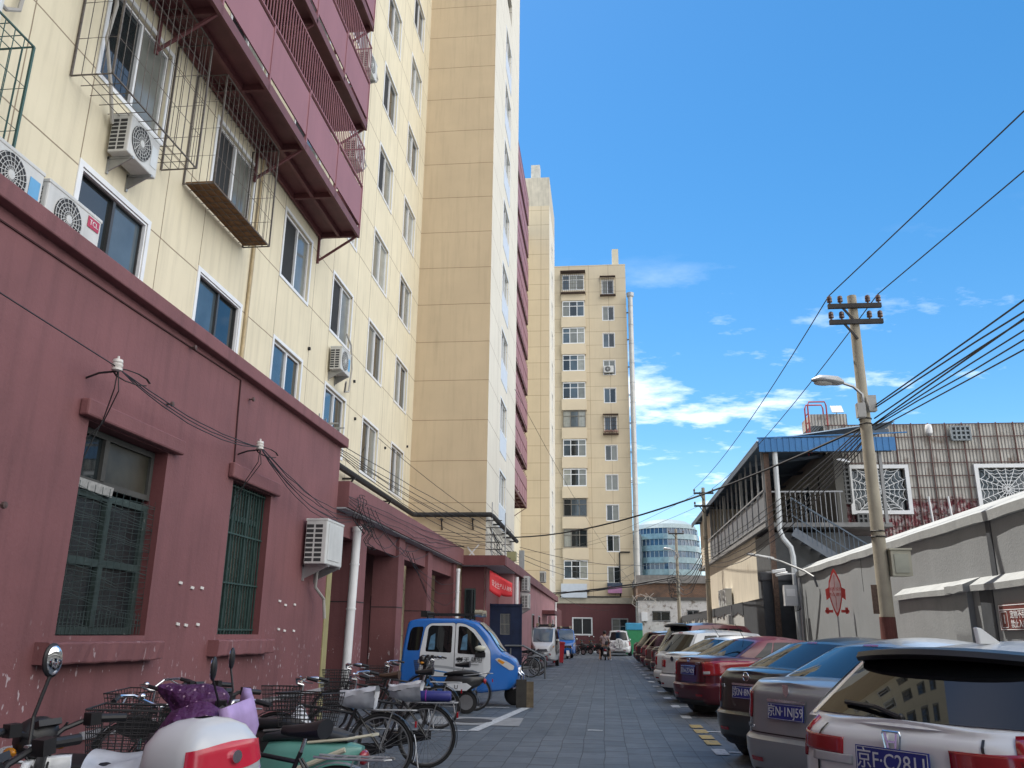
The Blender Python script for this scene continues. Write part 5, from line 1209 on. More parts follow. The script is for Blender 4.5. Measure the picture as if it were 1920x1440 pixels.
# nearest: white SUV with roof spoiler
t,P,R_,T_,bd = car('white SUV with black roof spoiler and rear wiper, plate ending 2811', (1.47,5.0), 37, PWH, 'suv', '京F·C2811', H=1.46, lamps=[(118,141,.74,1.0,TAIL),(134,158,.80,.91,TAIL),(146,162,.74,.80,CLEAR)])
emblem(t,P,.925,'letter_h'); badge(t,P,150,.62,'凌派',.06); fin(t,T_,PWH,.22)
m = MB(); G_=[]
for j,(dx,dz) in enumerate(((.0,.03),(-.16,.02),(-.19,-.01),(-.17,-.035),(.0,-.04))): G_.append([R_(-.98+1.96*i/16,1)+Vector((dx*(1-.25*(abs(-1+2*i/16)**3))+.02,0,dz)) for i in range(17)])
m.grid(G_); m.build('roof_spoiler', BTRIM, t, smooth=40)
m = MB().tube([R_(-.0,.12)+Vector((-.03,0,.0)),R_(.25,.2)+Vector((-.04,0,.01)),R_(.62,.25)+Vector((-.035,0,.0))], .014, 6); m.sphere(R_(0,.12)+Vector((-.02,0,0)),.02); m.build('rear_wiper', BTRIM, t)
for s in (-1,1): MB().grid([[R_(s*(.915+.05*i/4),.05+.84*j/8)+Vector((-.010,0,0)) for i in range(5)] for j in range(9)]).build('window_side_trim', PWH if s<0 else CHROME, t, smooth=True)
# nearest right corner: silver sedan cut by the frame
t,P,R_,T_,bd = car('pale silver sedan next to the white SUV with the black spoiler', (1.85,2.25), 36, SILV, 'sedan')
t,P,R_,T_,bd = car('silver sedan with shield badge and plate ending NJ59', (1.58,8.35), 33, SILV, 'sedan', '京N·1NJ59', lamps=[(122,148,.64,.92,TAIL)]); emblem(t,P,.955,'shield'); badge(t,P,148,.55,'荣威 350',.04)
t,P,R_,T_,bd = car('dark graphite sedan with ring badge parked beside the silver sedan', (1.64,11.05), 33, PGR, 'sedan', '京N·8N62', lamps=[(120,147,.58,.90,TAIL)]); emblem(t,P,.955,'ring_bar'); badge(t,P,150,.82,'TIIDA',.05)
t,P,R_,T_,bd = car('wine red sedan with chrome boot strip and roof antenna', (1.55,17.5), 29, PRED, 'sedan', '京N·Z7429', lamps=[(120,151,.64,.94,TAIL),(143,150,.68,.74,CLEAR)]); emblem(t,P,.96,'letter_h'); badge(t,P,203,.92,'CITY',.06); antenna(t,T_)
t,P,R_,T_,bd = car('white sedan with round badge and wide red lamps behind the wine red sedan', (1.50,20.9), 29, PWH, 'sedan', None, lamps=[(118,160,.66,.86,TAIL)]); emblem(t,P,.9,'roundel', M('dark_emblem', (.03,.03,.05), .3)); antenna(t,T_)
t,P,R_,T_,bd = car('white SUV with dark rear window before the tall maroon SUV', (1.56,23.7), 30, PWH, 'suv', None, H=1.62); antenna(t,T_)
t,P,R_,T_,bd = car('tall maroon SUV with roof spoiler in the parked row', (1.75,26.9), 30, PMAR, 'suv', None, H=1.85)
m = MB(); G_=[]
for j,(dx,dz) in enumerate(((.0,.04),(-.2,.03),(-.24,-.02),(-.2,-.05),(.0,-.05))): G_.append([R_(-.98+1.96*i/16,1)+Vector((dx,0,dz)) for i in range(17)])
m.grid(G_); m.build('roof_spoiler', BTRIM, t, smooth=40)
t,P,R_,T_,bd = car('black sedan with blue plate beyond the maroon SUV', (1.78,30.6), 30, PBLK, 'sedan', '京Q·2W81')
t,P,R_,T_,bd = car('brown hatchback just beyond the black sedan with the blue plate', (1.78,34.4), 30, PBRN, 'suv', None, H=1.55)
car('dark red hatchback just beyond the brown hatchback', (1.78,38.6), 30, PMAR, 'suv', None, H=1.55)
car('black SUV with pale roof beyond the dark red hatchback', (1.72,43.2), 30, PBLK, 'suv', None, roofm=PWH)
car('black sedan at the far end of the parked row, beyond the pale roofed SUV', (1.75,48.4), 30, PBLK, 'sedan', None)
t,P,R_,T_,bd = car('white off-roader with a covered spare wheel on its tail at the lane end', (1.02,64.0), 90, PWH, 'suv', None, group=None, H=1.78, lamps=[(122,136,.6,1.0,TAIL)])
c = P(pi,.78,.0); m = MB().lathe([(0,.0),(.34,.0),(.36,.04),(.36,.14),(.33,.18),(0,.2)], c, (-1,0,0), 26); sp = m.build('spare_wheel', PWH, t, smooth=40); m = MB()
for k in range(6):
    a=2*pi*k/6; m.bar(c+Vector((-.2,cos(a)*.05,sin(a)*.05)), c+Vector((-.185,cos(a+.35)*.31,sin(a+.35)*.31)), .035, .01)
m.build('spoke_mark', PGR, sp)
# ------------------------------------------------------------------ electric trikes
TRB = M('trike_blue_paint', (.014,.125,.44), .3, 0, .04, coat=.6); TRW = M('trike_white_paint', (.58,.60,.62), .35, var=.04, coat=.4)
def tpatch(poly, fn, step=.12):
    """flat polygon in side view cut into small pieces and laid on the curved body side"""
    bm = bmesh.new(); vs = [bm.verts.new((x,0,z)) for x,z in poly]; bm.faces.new(vs)
    x0,x1 = min(p[0] for p in poly),max(p[0] for p in poly); z0,z1 = min(p[1] for p in poly),max(p[1] for p in poly)
    for a in range(int(x0/step),int(x1/step)+2):
        bmesh.ops.bisect_plane(bm, geom=bm.verts[:]+bm.edges[:]+bm.faces[:], plane_co=(a*step+.001,0,0), plane_no=(1,0,0))
    for a in range(int(z0/step),int(z1/step)+2):
        bmesh.ops.bisect_plane(bm, geom=bm.verts[:]+bm.edges[:]+bm.faces[:], plane_co=(0,0,a*step+.001), plane_no=(0,0,1))
    bm.verts.ensure_lookup_table(); bm.verts.index_update()
    v = [fn(q.co.x,q.co.z) for q in bm.verts]; f = [tuple(q.index for q in g.verts) for g in bm.faces]; bm.free()
    return v, f
def roundpoly(pts, r=.06, n=4):
    out=[]; m=len(pts)
    for i in range(m):
        p=Vector(pts[i]); a=Vector(pts[i-1]); b=Vector(pts[(i+1)%m]); ra=min(r,(a-p).length/2.1); rb=min(r,(b-p).length/2.1)
        s=p+(a-p).normalized()*ra; e=p+(b-p).normalized()*rb
        for k in range(n+1): t=k/n; q=s*(1-t)**2+p*2*t*(1-t)+e*t*t; out.append((q.x,q.y))
    return out
def trike(label, loc, ang, main=TRB, door=TRW, text=None, detail=True):
    t = thing('electric_trike', label, 'electric trike', loc, ang, 'covered electric trikes parked by the lane')
    prof = roundpoly([(0,.30),(-.02,.72),(.02,1.20),(.10,1.74),(.38,1.79),(1.35,1.79),(1.66,1.71),(1.90,1.48),(2.10,1.18),(2.22,1.06),(2.44,.96),(2.52,.76),(2.50,.52),(2.36,.34),(1.75,.27)], .09, 3)
    def hw(x,z):
        w = .61; w -= .12*max(0,z-1.05)/.75; w -= .30*max(0,(x-1.75)/.77)**1.6; w -= .05*max(0,.5-z); return w
    cx, cz = 1.15, .95; ks = [(-1,.06),(-.985,.03),(-.94,.008),(-.8,0),(-.4,-.012),(0,-.018),(.4,-.012),(.8,0),(.94,.008),(.985,.03),(1,.06)]
    m = MB(); P = []
    for k, ins in ks:
        row = []
        for x,z in prof:
            dx, dz = x-cx, z-cz; l = max(.3,sqrt(dx*dx+dz*dz)); x2, z2 = x-dx/l*ins, z-dz/l*ins; row.append((x2, hw(x2,z2)*k, z2))
        row.append(row[0]); P.append(row)
    m.grid(P)
    for s in (-1,1):
        inner = [(p[0],p[2]) for p in P[0][:-1]]; v,f = tpatch(inner, lambda x,z: Vector((x, s*hw(x,z), z))); m.add(v,f)
    body = m.build('body', main, t, smooth=40)
    for s in (-1,1):
        fn = lambda o: (lambda x,z: Vector((x, s*(hw(x,z)+o), z)))
        d1 = roundpoly([(.40,.60),(.42,1.12),(.50,1.60),(.60,1.68),(1.16,1.70),(1.16,.60)], .06); d2 = roundpoly([(1.175,.60),(1.175,1.70),(1.36,1.68),(1.58,1.58),(1.78,1.36),(1.94,1.12),(1.95,.74),(1.80,.54),(1.3,.56)], .06)
        # body side window, white doors with black windows
        v,f = tpatch(roundpoly([(.12,1.12),(.17,1.52),(.22,1.60),(.46,1.62),(.40,1.12)], .05), fn(.006)); MB().add(v,f).build('quarter_window', CGL, t)
        for nm, dp, wp in (('door', d1, [(.53,1.10),(.57,1.58),(.62,1.64),(1.10,1.64),(1.10,1.08)]), ('door', d2, [(1.235,1.07),(1.235,1.64),(1.40,1.62),(1.56,1.50),(1.72,1.30),(1.83,1.10),(1.83,1.04)])):
            gp=[(cx_+(x-cx_)*1.022, cz_+(z-cz_)*1.018) for cx_,cz_ in [(sum(p[0] for p in dp)/len(dp),sum(p[1] for p in dp)/len(dp))] for x,z in dp]; v,f = tpatch(gp, fn(.0045)); MB().add(v,f).build('door_gap', BTRIM, t)
            v,f = tpatch(dp, fn(.009)); o = MB().add(v,f).build(nm, door, t); md=o.modifiers.new('th','SOLIDIFY'); md.thickness=.004; md.offset=0
            v,f = tpatch(roundpoly(wp,.04), fn(.013)); MB().add(v,f).build('window', CGL, o)
            if detail:
                x0 = wp[0][0]; v,f = tpatch(roundpoly([(x0+.06,1.14),(x0+.10,1.42),(x0+.2,1.48),(x0+.2,1.14)],.02), fn(.016)); MB().add(v,f).build('seat_cover', M('seat_blue', (.06,.14,.22), .4, var=.5, scale=9), o)
                h = MB().bar((dp[0][0]*0+wp[0][0]-.02, s*(hw(1,.96)+.02), .96),(wp[0][0]+.12, s*(hw(1,.96)+.02), .95), .02,.05); h.build('handle', BLACK, o, bevel=.008)
        w_ = MB(); v,f = tpatch([(.45,.80),(1.0,.76),(1.55,.68),(1.80,.52),(1.80,.56),(1.55,.73),(1.0,.81),(.45,.85)], fn(.0125)); w_.add(v,f); w_.build('swage_line', M('grey_swage', (.30,.32,.34), .4), t)
        if text and s < 0:
            m = MB(); put_text(m, text, .125, (1.50, -hw(1.5,.92)-.020, .93), (1,0,0), (0,0,1), shear=.2, depth=.001); m.bar((1.3,-hw(1.4,.85)-.017,.85),(1.7,-hw(1.5,.85)-.02,.847),.01,.006); m.build('lettering', BLACK, t)
        mr = MB().sphere((1.74, s*(hw(1.74,1.1)+.09), 1.18), .1, 12, 8, 1.2,.6,.6); mo = mr.build('side_mirror', M('cream_mirror', (.55,.55,.45), .35), t, smooth=True)
        MB().box(1.62,1.84,s*(hw(1.7,1)+.02)-.03,s*(hw(1.7,1)+.02)+.03,1.0,1.10).build('mirror_base', BLACK, mo, bevel=.01)
        hl = roundpoly([(2.04,.96),(2.12,.88),(2.34,.74),(2.42,.74),(2.44,.82),(2.30,.91),(2.12,.99)], .02); v,f = tpatch(hl, fn(.012), .06); ho = MB().add(v,f).build('headlight', CLEAR, t)
        v,f = tpatch(roundpoly([(2.09,.93),(2.2,.855),(2.25,.90),(2.12,.965)],.01), fn(.017), .06); MB().add(v,f).build('indicator', M('amber_lens', (.55,.22,.02), .2), ho)
        # rear wheels
        tm, rm = wheel_parts(.24,.13); wo = bpy.data.objects.new('wheel', tm); COL.objects.link(wo); wo.parent = t; wo.location = (.42, s*.52, .24); inst(rm, 'rim', wo)
        MB().cyl((.42,s*.45,.26),(.42,s*(hw(.42,.4)+.004),.26),.29,20).build('wheel_arch', BTRIM, t)
    # windscreen across the nose, wiper
    ws = [(1.66,1.71),(1.78,1.60),(1.90,1.48),(2.0,1.33),(2.10,1.18),(2.17,1.11)]
    m = MB(); m.grid([[(x+.012+.02*(1-(2*i/10-1)**2), (2*i/10-1)*hw(x,z)*.90, z+.012) for i in range(11)] for x,z in ws]); m.build('windscreen', glassy('windscreen_glass', (.10,.13,.16), .04, .15), t, smooth=True)
    MB().tube([(2.20,-.05,1.12),(2.13,-.2,1.20),(2.06,-.34,1.27)], .012, 5).build('wiper', BLACK, t)
    m = MB()
    for y in (-.16,.16): 
        m.ring((2.525,y,.72),(1,0,0),.09,.014,16,5)
    m.each('grille_ring', CHROME, t); MB().box(2.50,2.53,-.22,.22,.64,.80).build('grille', BTRIM, t, bevel=.02)
    for y in (-.26,.26):
        MB().tube([(2.40,y,.36),(2.56,y,.42),(2.60,y,.62),(2.52,y,.70),(2.42,y,.66)], .022, 7).build('crash_bar', CHROME, t, smooth=True)
    tm, rm = wheel_parts(.23,.12); wo = bpy.data.objects.new('wheel', tm); COL.objects.link(wo); wo.parent = t; wo.location = (2.42, 0, .23); inst(rm, 'rim', wo)
    m = MB(); m.grid([[ (2.42+.29*cos(a), y, .23+.29*sin(a)) for y in (-.09,-.07,0,.07,.09)] for a in [radians(-10+13*i) for i in range(11)]]); m.build('mudguard', TRW, t, smooth=True)
    # roof rack with spot lamp
    m = MB()
    for s in (-1,1): m.bar((.42,s*.36,1.88),(1.55,s*.36,1.88),.05); m.bar((.5,s*.36,1.75),(.5,s*.36,1.88),.03); m.bar((1.45,s*.36,1.75),(1.45,s*.36,1.88),.03)
    for k in range(6): m.bar((.45+.2*k,-.36,1.88),(.45+.2*k,.36,1.88),.03)
    m.box(.36,.5,-.42,.42,1.82,1.94); m.build('roof_rack', BLACK, t); m = MB()
    for s in (-.3,.3): m.cyl((1.55,s,1.91),(1.72,s,1.91),.075,14)
    m.each('spot_lamp', M('brass_lamp', (.42,.38,.28), .25, .7), t)
    return t
trike('blue and white covered electric trike with lettered door and board at its front wheel', (-4.38, 19.3, 0), 0, text='跃天 骐阳')
trike('black and white electric trike facing up the lane beside the pink shop wall', (-2.83, 43.5, 0), radians(-92), TRW, M('trike_black', (.02,.022,.024), .35, coat=.4), detail=False)
trike('small blue and white electric trike just behind the red wheelie bin', (-2.75, 57.5, 0), radians(-80), detail=False)

# ------------------------------------------------------------------ bicycles
SPK = M('spoke_wire', (.22,.22,.23), .4, .7); BKB = M('black_bike_paint', (.012,.012,.014), .35); BASK = M('black_basket_wire', (.016,.015,.016), .6); PLAS = M('clear_plastic_bag', (.50,.52,.56), .25, var=.2, scale=6, spec=.6)
BW = {}
def bike_wheel(parent, loc, r=.335):
    if r not in BW:
        t = MB().ring((0,0,0),(0,1,0),r-.02,.020,44,7); m = MB().ring((0,0,0),(0,1,0),r-.045,.010,40,5); m.cyl((0,-.05,0),(0,.05,0),.018,8)
        for k in range(30):
            a = 2*pi*k/30; b = a+(.5 if k%2 else -.5); s = .03 if k%4<2 else -.03; m.bar((cos(b)*.02,s,sin(b)*.02),(cos(a)*(r-.045),0,sin(a)*(r-.045)),.0032)
        BW[r] = (t.mesh('wheel', RUBBER, 40), m.mesh('rim', SPK, False))
    o = bpy.data.objects.new('wheel', BW[r][0]); COL.objects.link(o); o.parent = parent; o.location = loc; inst(BW[r][1], 'rim', o); return o
def basket(parent, c, lx, ly, h, name='basket', mat=None, dense=6, flare=.04):
    m = MB(); c = Vector(c)
    def rect(z,e): return [c+Vector(p) for p in ((-lx/2-e,-ly/2-e,z),(lx/2+e,-ly/2-e,z),(lx/2+e,ly/2+e,z),(-lx/2-e,ly/2+e,z))]
    for k in range(dense+1): m.tube(rect(h*k/dense, flare*k/dense), .006 if k==dense else .0032, 4, closed=True)
    b, t = rect(0,0), rect(h,flare)
    for i in range(4):
        for k in range(9): f=k/9; m.bar(b[i].lerp(b[(i+1)%4],f), t[i].lerp(t[(i+1)%4],f), .0045)
    for k in range(1,7): f=k/7; m.bar(b[0].lerp(b[1],f), b[3].lerp(b[2],f), .0045); m.bar(b[0].lerp(b[3],f), b[1].lerp(b[2],f), .0045)
    return m.build(name, mat or BASK, parent)
def bicycle(label, loc, ang, col=BKB, lean=0, fb=True, rack=True, saddle='black', mud=None, bars='swept', r=.335, rearb=False, group='bicycles parked along the buildings', hstyle=CHROME, flap=None):
    t = thing('bicycle', label, 'bicycle', (*loc, 0), radians(ang), group)
    if lean: t.rotation_euler[0] = radians(lean)
    W_ = 1.09; z = r; bb = Vector((.45,0,.28)); st = Vector((.27,0,.74)); hd = Vector((.87,0,.78)); hb = Vector((.93,0,.60)); ra = Vector((0,0,z)); fa = Vector((W_,0,z))
    m = MB(); m.tube([bb,st],.016,8); m.tube([hb,bb],.018,8); m.tube([st+Vector((.03,0,-.06)),hd+Vector((.01,0,-.02))],.015,8); m.tube([hd,hb],.02,8)
    for s in (-1,1): m.tube([bb+Vector((0,s*.03,0)),ra+Vector((0,s*.06,0))],.010,6); m.tube([st+Vector((-.0,s*.02,-.04)),ra+Vector((0,s*.06,0))],.009,6)
    m.build('frame', col, t, smooth=True); m = MB()
    for s in (-1,1): m.tube([hb+Vector((.0,s*.035,0)),hb+Vector((.04,s*.045,-.12)),fa+Vector((0,s*.05,0))],.011,6)
    m.build('fork', col, t, smooth=True)
    bike_wheel(t,(0,0,z),r); bike_wheel(t,(W_,0,z),r)
    for c, a0, a1 in ((ra,20,200),(fa,15,165)):
        m = MB(); m.grid([[c+Vector((cos(radians(a))*(r+.022-abs(y)*.25), y, sin(radians(a))*(r+.022-abs(y)*.25))) for y in (-.032,-.02,0,.02,.032)] for a in [a0+(a1-a0)*i/16 for i in range(17)]]); m.build('mudguard', mud or col, t, smooth=True)
    if flap: m = MB(); m.grid([[ra+Vector((cos(radians(a))*(r+.026), y, sin(radians(a))*(r+.026))) for y in (-.036,0,.036)] for a in range(158,206,6)]); m.build('mud_flap', flap, t)
    sm = {'black':BLACK,'white':PLAS,'clear':PLAS,'brown':M('brown_saddle',(.07,.04,.025),.5)}[saddle]
    m = MB(); P=[]
    for i in range(9):
        u=i/8; x=st.x-.16+.30*u; w=.12*(1-u)**.8*1.0+.022; hh=.035*(1+.6*(1-u)); P.append([Vector((x, w*cos(a), .86+.03*(1-u)**2+ (hh if sin(a)>0 else .05*(1-u)+.02)*sin(a))) for a in [2*pi*k/12 for k in range(13)]])
    m.grid(P); m.add(P[0][:-1],[tuple(range(12))]); m.add(P[-1][:-1],[tuple(range(12))]); s_ = m.build('saddle', BLACK if saddle in('black','white','clear') else sm, t, smooth=True)
    if saddle in ('white','clear'):
        m = MB(); random.seed(hash(label)%1000)
        m.grid([[Vector((st.x-.03+(p.x-st.x+.03)*(1.3-1.5*q_), p.y*(1.35-3.5*q_), p.z+.01-2.2*q_))+Vector((random.uniform(-.014,.014),random.uniform(-.014,.014),random.uniform(-.012,.012))) for p in row for q_ in [max(0,min(.06,.875-p.z))]] for row in P]); m.build('saddle_cover', PLAS, t, smooth=True)
    MB().cyl(st,st+Vector((-.04,0,.13)),.013,8).build('seat_post', CHROME, t)
    m = MB(); top = hd+Vector((-.02,0,.17)); m.cyl(hd,top,.012,8)
    for s in (-1,1):
        if bars=='swept': m.tube([top,top+Vector((.05,s*.08,.02)),top+Vector((.03,s*.20,.07)),top+Vector((-.08,s*.27,.075)),top+Vector((-.20,s*.28,.05))],.012,7)
        else: m.tube([top,top+Vector((.02,s*.12,.02)),top+Vector((.0,s*.26,.06)),top+Vector((-.10,s*.30,.05))],.012,7)
    h_ = m.build('handlebar', hstyle, t, smooth=True); m = MB(); lv = MB()
    for s in (-1,1): m.tube([top+Vector((-.10,s*.275,.07)),top+Vector((-.21,s*.28,.045))],.018,8); lv.tube([top+Vector((-.02,s*.24,.06)),top+Vector((-.10,s*.24,.025)),top+Vector((-.16,s*.26,.02))],.006,5)
    m.each('grip', BLACK, h_); lv.each('brake_lever', STEEL, h_); MB().sphere(top+Vector((.01,.14,.07)),.03,10,6,1,1,.8).build('bell', CHROME, h_, smooth=True)
    m = MB().tube([top+Vector((0,.05,.0)),top+Vector((.14,.02,-.02)),hb+Vector((.05,.04,.1)),fa+Vector((0,.06,.3))],.005,4); m.tube([top+Vector((0,-.05,.0)),top+Vector((.12,-.03,-.03)),hb+Vector((0,-.03,.05)),bb+Vector((.1,-.02,.1))],.005,4); m.build('brake_cable', BLACK, h_)
    if fb: basket(t, (1.06,0,.70), .26,.34,.24)
    if rack:
        m = MB()
        for s in (-1,1): m.tube([(.16,s*.05,.72),(.05,s*.065,.715),(-.32,s*.065,.715),(-.36,s*.03,.715)],.008,6); m.tube([(-.12,s*.065,.715),(0,s*.065,z)],.006,5)
        for k in range(5): m.bar((-.3+.09*k,-.065,.715),(-.3+.09*k,.065,.715),.008)
        m.build('rack', STEEL, t)
    if rearb: basket(t, (-.17,0,.73), .36,.34,.30, dense=9)
    m = MB().lathe([(0,-.004),(.09,-.004),(.09,.004),(0,.004)], bb+Vector((0,-.055,0)), (0,1,0), 20); m.bar(bb+Vector((0,-.07,0)),bb+Vector((.12,-.07,-.10)),.02,.012); m.bar(bb+Vector((0,.07,0)),bb+Vector((-.12,.07,.10)),.02,.012); m.build('crank', BLACK, t); MB().box(bb.x+.07,bb.x+.17,-.17,-.075,.165,.19).build('pedal', BLACK, t); MB().box(bb.x-.17,bb.x-.07,.075,.17,.37,.395).build('pedal', BLACK, t)
    m = MB().prism([(-.05,-.052,z+.05),(bb.x+.05,-.052,bb.z+.11),(bb.x+.1,-.052,bb.z),(bb.x+.03,-.052,bb.z-.08),(-.05,-.052,z-.04)],(0,.012,0)); m.build('chain_guard', mud or col, t)
    MB().tube([(.12,.05,.28),(.06,.16,.012)],.009,6).build('kickstand', STEEL, t); MB().box(-.37,-.35,-.03,.03,.55,.61).build('reflector', TAIL, t)
    return t
bicycle('black bicycle with white plastic over its saddle and a white mud flap', (-2.32, 9.15), 186, saddle='white', flap=WHITE, lean=3, r=.345)
b7 = bicycle('black bicycle with a blue roll on its rear rack and clear bag over the saddle', (-2.08, 10.35), 184, saddle='clear', flap=None, lean=-2, r=.345)
t = thing('blue_roll', 'blue rolled bag strapped on the rear rack of a black bicycle', 'bag', (-2.0,10.35,.78), radians(184)); MB().lathe([(0,-.2),(.05,-.195),(.06,-.17),(.06,.17),(.05,.195),(0,.2)], axis=(1,0,0), n=14).build('roll', M('blue_bag_cloth', (.03,.035,.20), .5, var=.15), t, smooth=True); MB().ring((.1,0,0),(1,0,0),.062,.008,16,5).build('strap', M('purple_strap', (.25,.04,.3), .5), t)
bicycle('black bicycle with high chrome handlebar and front basket by the white downpipe', (-2.95, 13.0), 183, saddle='brown', flap=WHITE, lean=2)
bicycle('old black bicycle with an empty front basket standing close to the annexe wall', (-3.35, 8.0), 178, saddle='black', lean=-4, flap=None)
bicycle('blue framed bicycle between the blue trike and the white moped', (-2.62, 17.75), 181, M('blue_bike_paint', (.04,.16,.36), .35), saddle='black', lean=2, mud=BKB)
bicycle('chrome bicycle with a black mesh basket on its rear rack', (-3.02, 5.45), 108, saddle='black', rearb=True, fb=True, lean=2)
bicycle('dark bicycle with grey mudguards beside the mint moped', (-1.72, 5.75), 176, saddle='black', fb=False, mud=STEEL)
for i,(x,y,a,l) in enumerate(((-2.62,31.3,182,'black bicycle leaning behind the grey handrail'),(-2.5,32.6,180,'second black bicycle behind the one at the grey handrail'),(-2.6,34.4,184,'third black bicycle, before the red wheelie bin'),(-2.7,14.4,184,'grey bicycle squeezed behind the bicycle with the high chrome handlebar'),(-2.1,63,170,'bicycle with grey mudguards by the mopeds at the end block'),(-2.3,60.6,175,'bicycle just beyond the small blue trike'))): bicycle(l,(x,y),a,BKB,lean=2*(-1)**i,saddle='black',mud=STEEL if i in(0,4) else None,fb=i!=1)

# ------------------------------------------------------------------ electric mopeds
def moped(label, loc, ang, col, panel=None, seat=BLACK, mirrors=True, case=None, lean=0, rearbasket=False, r=.21, plate=None, tube=None, steer=0, mirror_h=.30, group='electric mopeds parked by the lane', frontbasket=False, text=None):
    t = thing('electric_moped', label, 'electric moped', (*loc,0), radians(ang), group)
    if lean: t.rotation_euler[0] = radians(lean)
    pn = panel or col; W_ = 1.18
    for x in (0,W_):
        tm, rm = wheel_parts(r,.09); wo = bpy.data.objects.new('wheel', tm); COL.objects.link(wo); wo.parent = t; wo.location = (x,0,r); inst(rm,'rim',wo)
    # rear body under the seat: lofted along x
    def loft(st, mat, name, sm=50):
        m = MB(); P=[]
        for x,w,z0,z1 in st: P.append([Vector((x, w*(abs(cos(a))**.6)*(1 if cos(a)>0 else -1), (z0+z1)/2+(z1-z0)/2*(abs(sin(a))**.6)*(1 if sin(a)>0 else -1))) for a in [2*pi*k/20 for k in range(21)]])
        m.grid(P); m.add(P[0][:-1],[tuple(range(20))]); m.add(P[-1][:-1],[tuple(reversed(range(20)))]); return m.build(name, mat, t, smooth=sm)
    loft([(-.34,.04,.60,.68),(-.26,.10,.52,.70),(-.05,.15,.42,.72),(.2,.16,.34,.72),(.38,.13,.24,.70),(.46,.10,.22,.55)], pn, 'rear_body')
    loft([(-.24,.09,.70,.76),(-.1,.14,.705,.80),(.15,.145,.705,.79),(.3,.12,.70,.77),(.42,.08,.69,.75),(.46,.03,.68,.72)], seat, 'seat')
    MB().box(.36,.98,-.13,.13,.20,.27).build('floorboard', BLACK, t, bevel=.03)
    m = MB(); P=[]
    for i in range(9):
        u=i/8; z=.24+.64*u; x=.98-.14*u+.02*sin(pi*u); w=.17-.04*u+.03*sin(pi*u); P.append([(x-.10*abs(y_)**2*1.0+.03, w*y_, z) for y_ in (-1,-.6,-.2,.2,.6,1)])
    m.grid(P); o = m.build('front_apron', pn, t, smooth=True); md=o.modifiers.new('th','SOLIDIFY'); md.thickness=.03
    m = MB(); m.grid([[ (W_+cos(radians(a))*(r+.03), y, r+sin(radians(a))*(r+.03-abs(y)*.4)) for y in (-.07,-.04,0,.04,.07)] for a in range(10,171,16)]); m.build('front_mudguard', pn, t, smooth=True)
    m = MB(); m.grid([[ (cos(radians(a))*(r+.03), y, r+sin(radians(a))*(r+.03-abs(y)*.4)) for y in (-.07,-.04,0,.04,.07)] for a in range(60,201,16)]); m.build('rear_mudguard', BLACK, t, smooth=True)
    m = MB()
    for s in (-1,1): m.tube([(.90,s*.06,.62),(1.02,s*.065,.45),(W_,s*.065,r)],.018,7)
    m.cyl((.90,0,.6),(.80,0,.96),.025,8); m.build('fork', M('dark_grey_fork', (.08,.08,.085), .4, .5), t, smooth=True)
    # cockpit: built round the steering axis
    st0 = Vector((.80,0,.97)); R = Matrix.Rotation(radians(steer),3,'Z'); q = lambda x,y,z: st0+R@Vector((x,y,z))
    m = MB()
    for s in (-1,1): m.tube([q(0,0,-.02),q(.02,s*.1,.03),q(-.02,s*.22,.07),q(-.10,s*.36,.06)],.013,7)
    hb = m.build('handlebar', BLACK, t, smooth=True); m = MB(); lv = MB()
    for s in (-1,1): m.tube([q(-.045,s*.26,.068),q(-.10,s*.37,.06)],.021,10); m.box(*sorted((q(-.05,s*.20,.07).x-.03,q(-.05,s*.20,.07).x+.03)),q(-.05,s*.21,0).y-.03,q(-.05,s*.21,0).y+.03,st0.z+.04,st0.z+.10); lv.tube([q(0,s*.2,.07),q(.05,s*.25,.06),q(.0,s*.36,.05)],.006,5)
    m.each('grip', BLACK, hb); lv.each('brake_lever', STEEL, hb)
    m = MB().sphere(q(.08,0,-.0),.12,14,9,.8,.95,.85); hp = m.build('headlight_housing', panel or BLACK, t, smooth=True); MB().sphere(q(.13,0,-.02),.085,12,8,.7,1,.8).build('headlight', CLEAR, hp, smooth=True)
    for s in (-1,1): MB().sphere(q(.08,s*.13,-.05),.03,8,6,1.4,.8,.8).build('indicator', M('amber_lens', (.55,.22,.02), .2), hp, smooth=True)
    MB().bar(q(-.02,.0,.08),q(.06,0,.05),.12,.03).build('dashboard', BLACK, hp)
    m = MB(); m.tube([q(.02,.12,.06),q(.06,.1,-.02),q(.02,.03,-.15)],.006,5); m.tube([q(.02,-.12,.06),q(.07,-.09,-.02),q(.02,-.03,-.15)],.006,5); m.build('brake_cable', BLACK, hb)
    if mirrors:
        for s in ((-1,1) if mirrors is True else (mirrors,)):
            b0=q(-.0,s*.2,.08); tp=q(-.02,s*.27,mirror_h-.02); mo = MB().tube([b0,b0.lerp(tp,.4)+Vector((.02,0,0)),tp],.007,6).build('mirror_stem', BLACK, hb)
            c=q(-.02,s*.28,mirror_h+.04); mm = MB().sphere(c,.068,14,9,.25,.70,1); mh = mm.build('mirror', BLACK, mo, smooth=True); MB().sphere(c+R@Vector((-.009,0,0)),.058,14,9,.2,.68,1).build('mirror_glass', M('mirror_glass', (.8,.82,.84), .03, 1, .02), mh, smooth=True)
    if case:
        m = MB(); P=[]
        CP=((.80,.15,.17),(.84,.19,.21),(.90,.205,.225),(.912,.20,.22),(.92,.205,.225),(1.03,.19,.205),(1.09,.15,.16),(1.12,.09,.10),(1.13,.03,.04))
        for z,a,b in CP:
            P.append([Vector((-.30+a*(abs(cos(k))**.55)*(1 if cos(k)>0 else -1), b*(abs(sin(k))**.55)*(1 if sin(k)>0 else -1), z)) for k in [2*pi*i/32 for i in range(33)]])
        m.grid(P); m.add(P[0][:-1],[tuple(range(32))]); c_ = m.build('top_case', case, t, smooth=50)
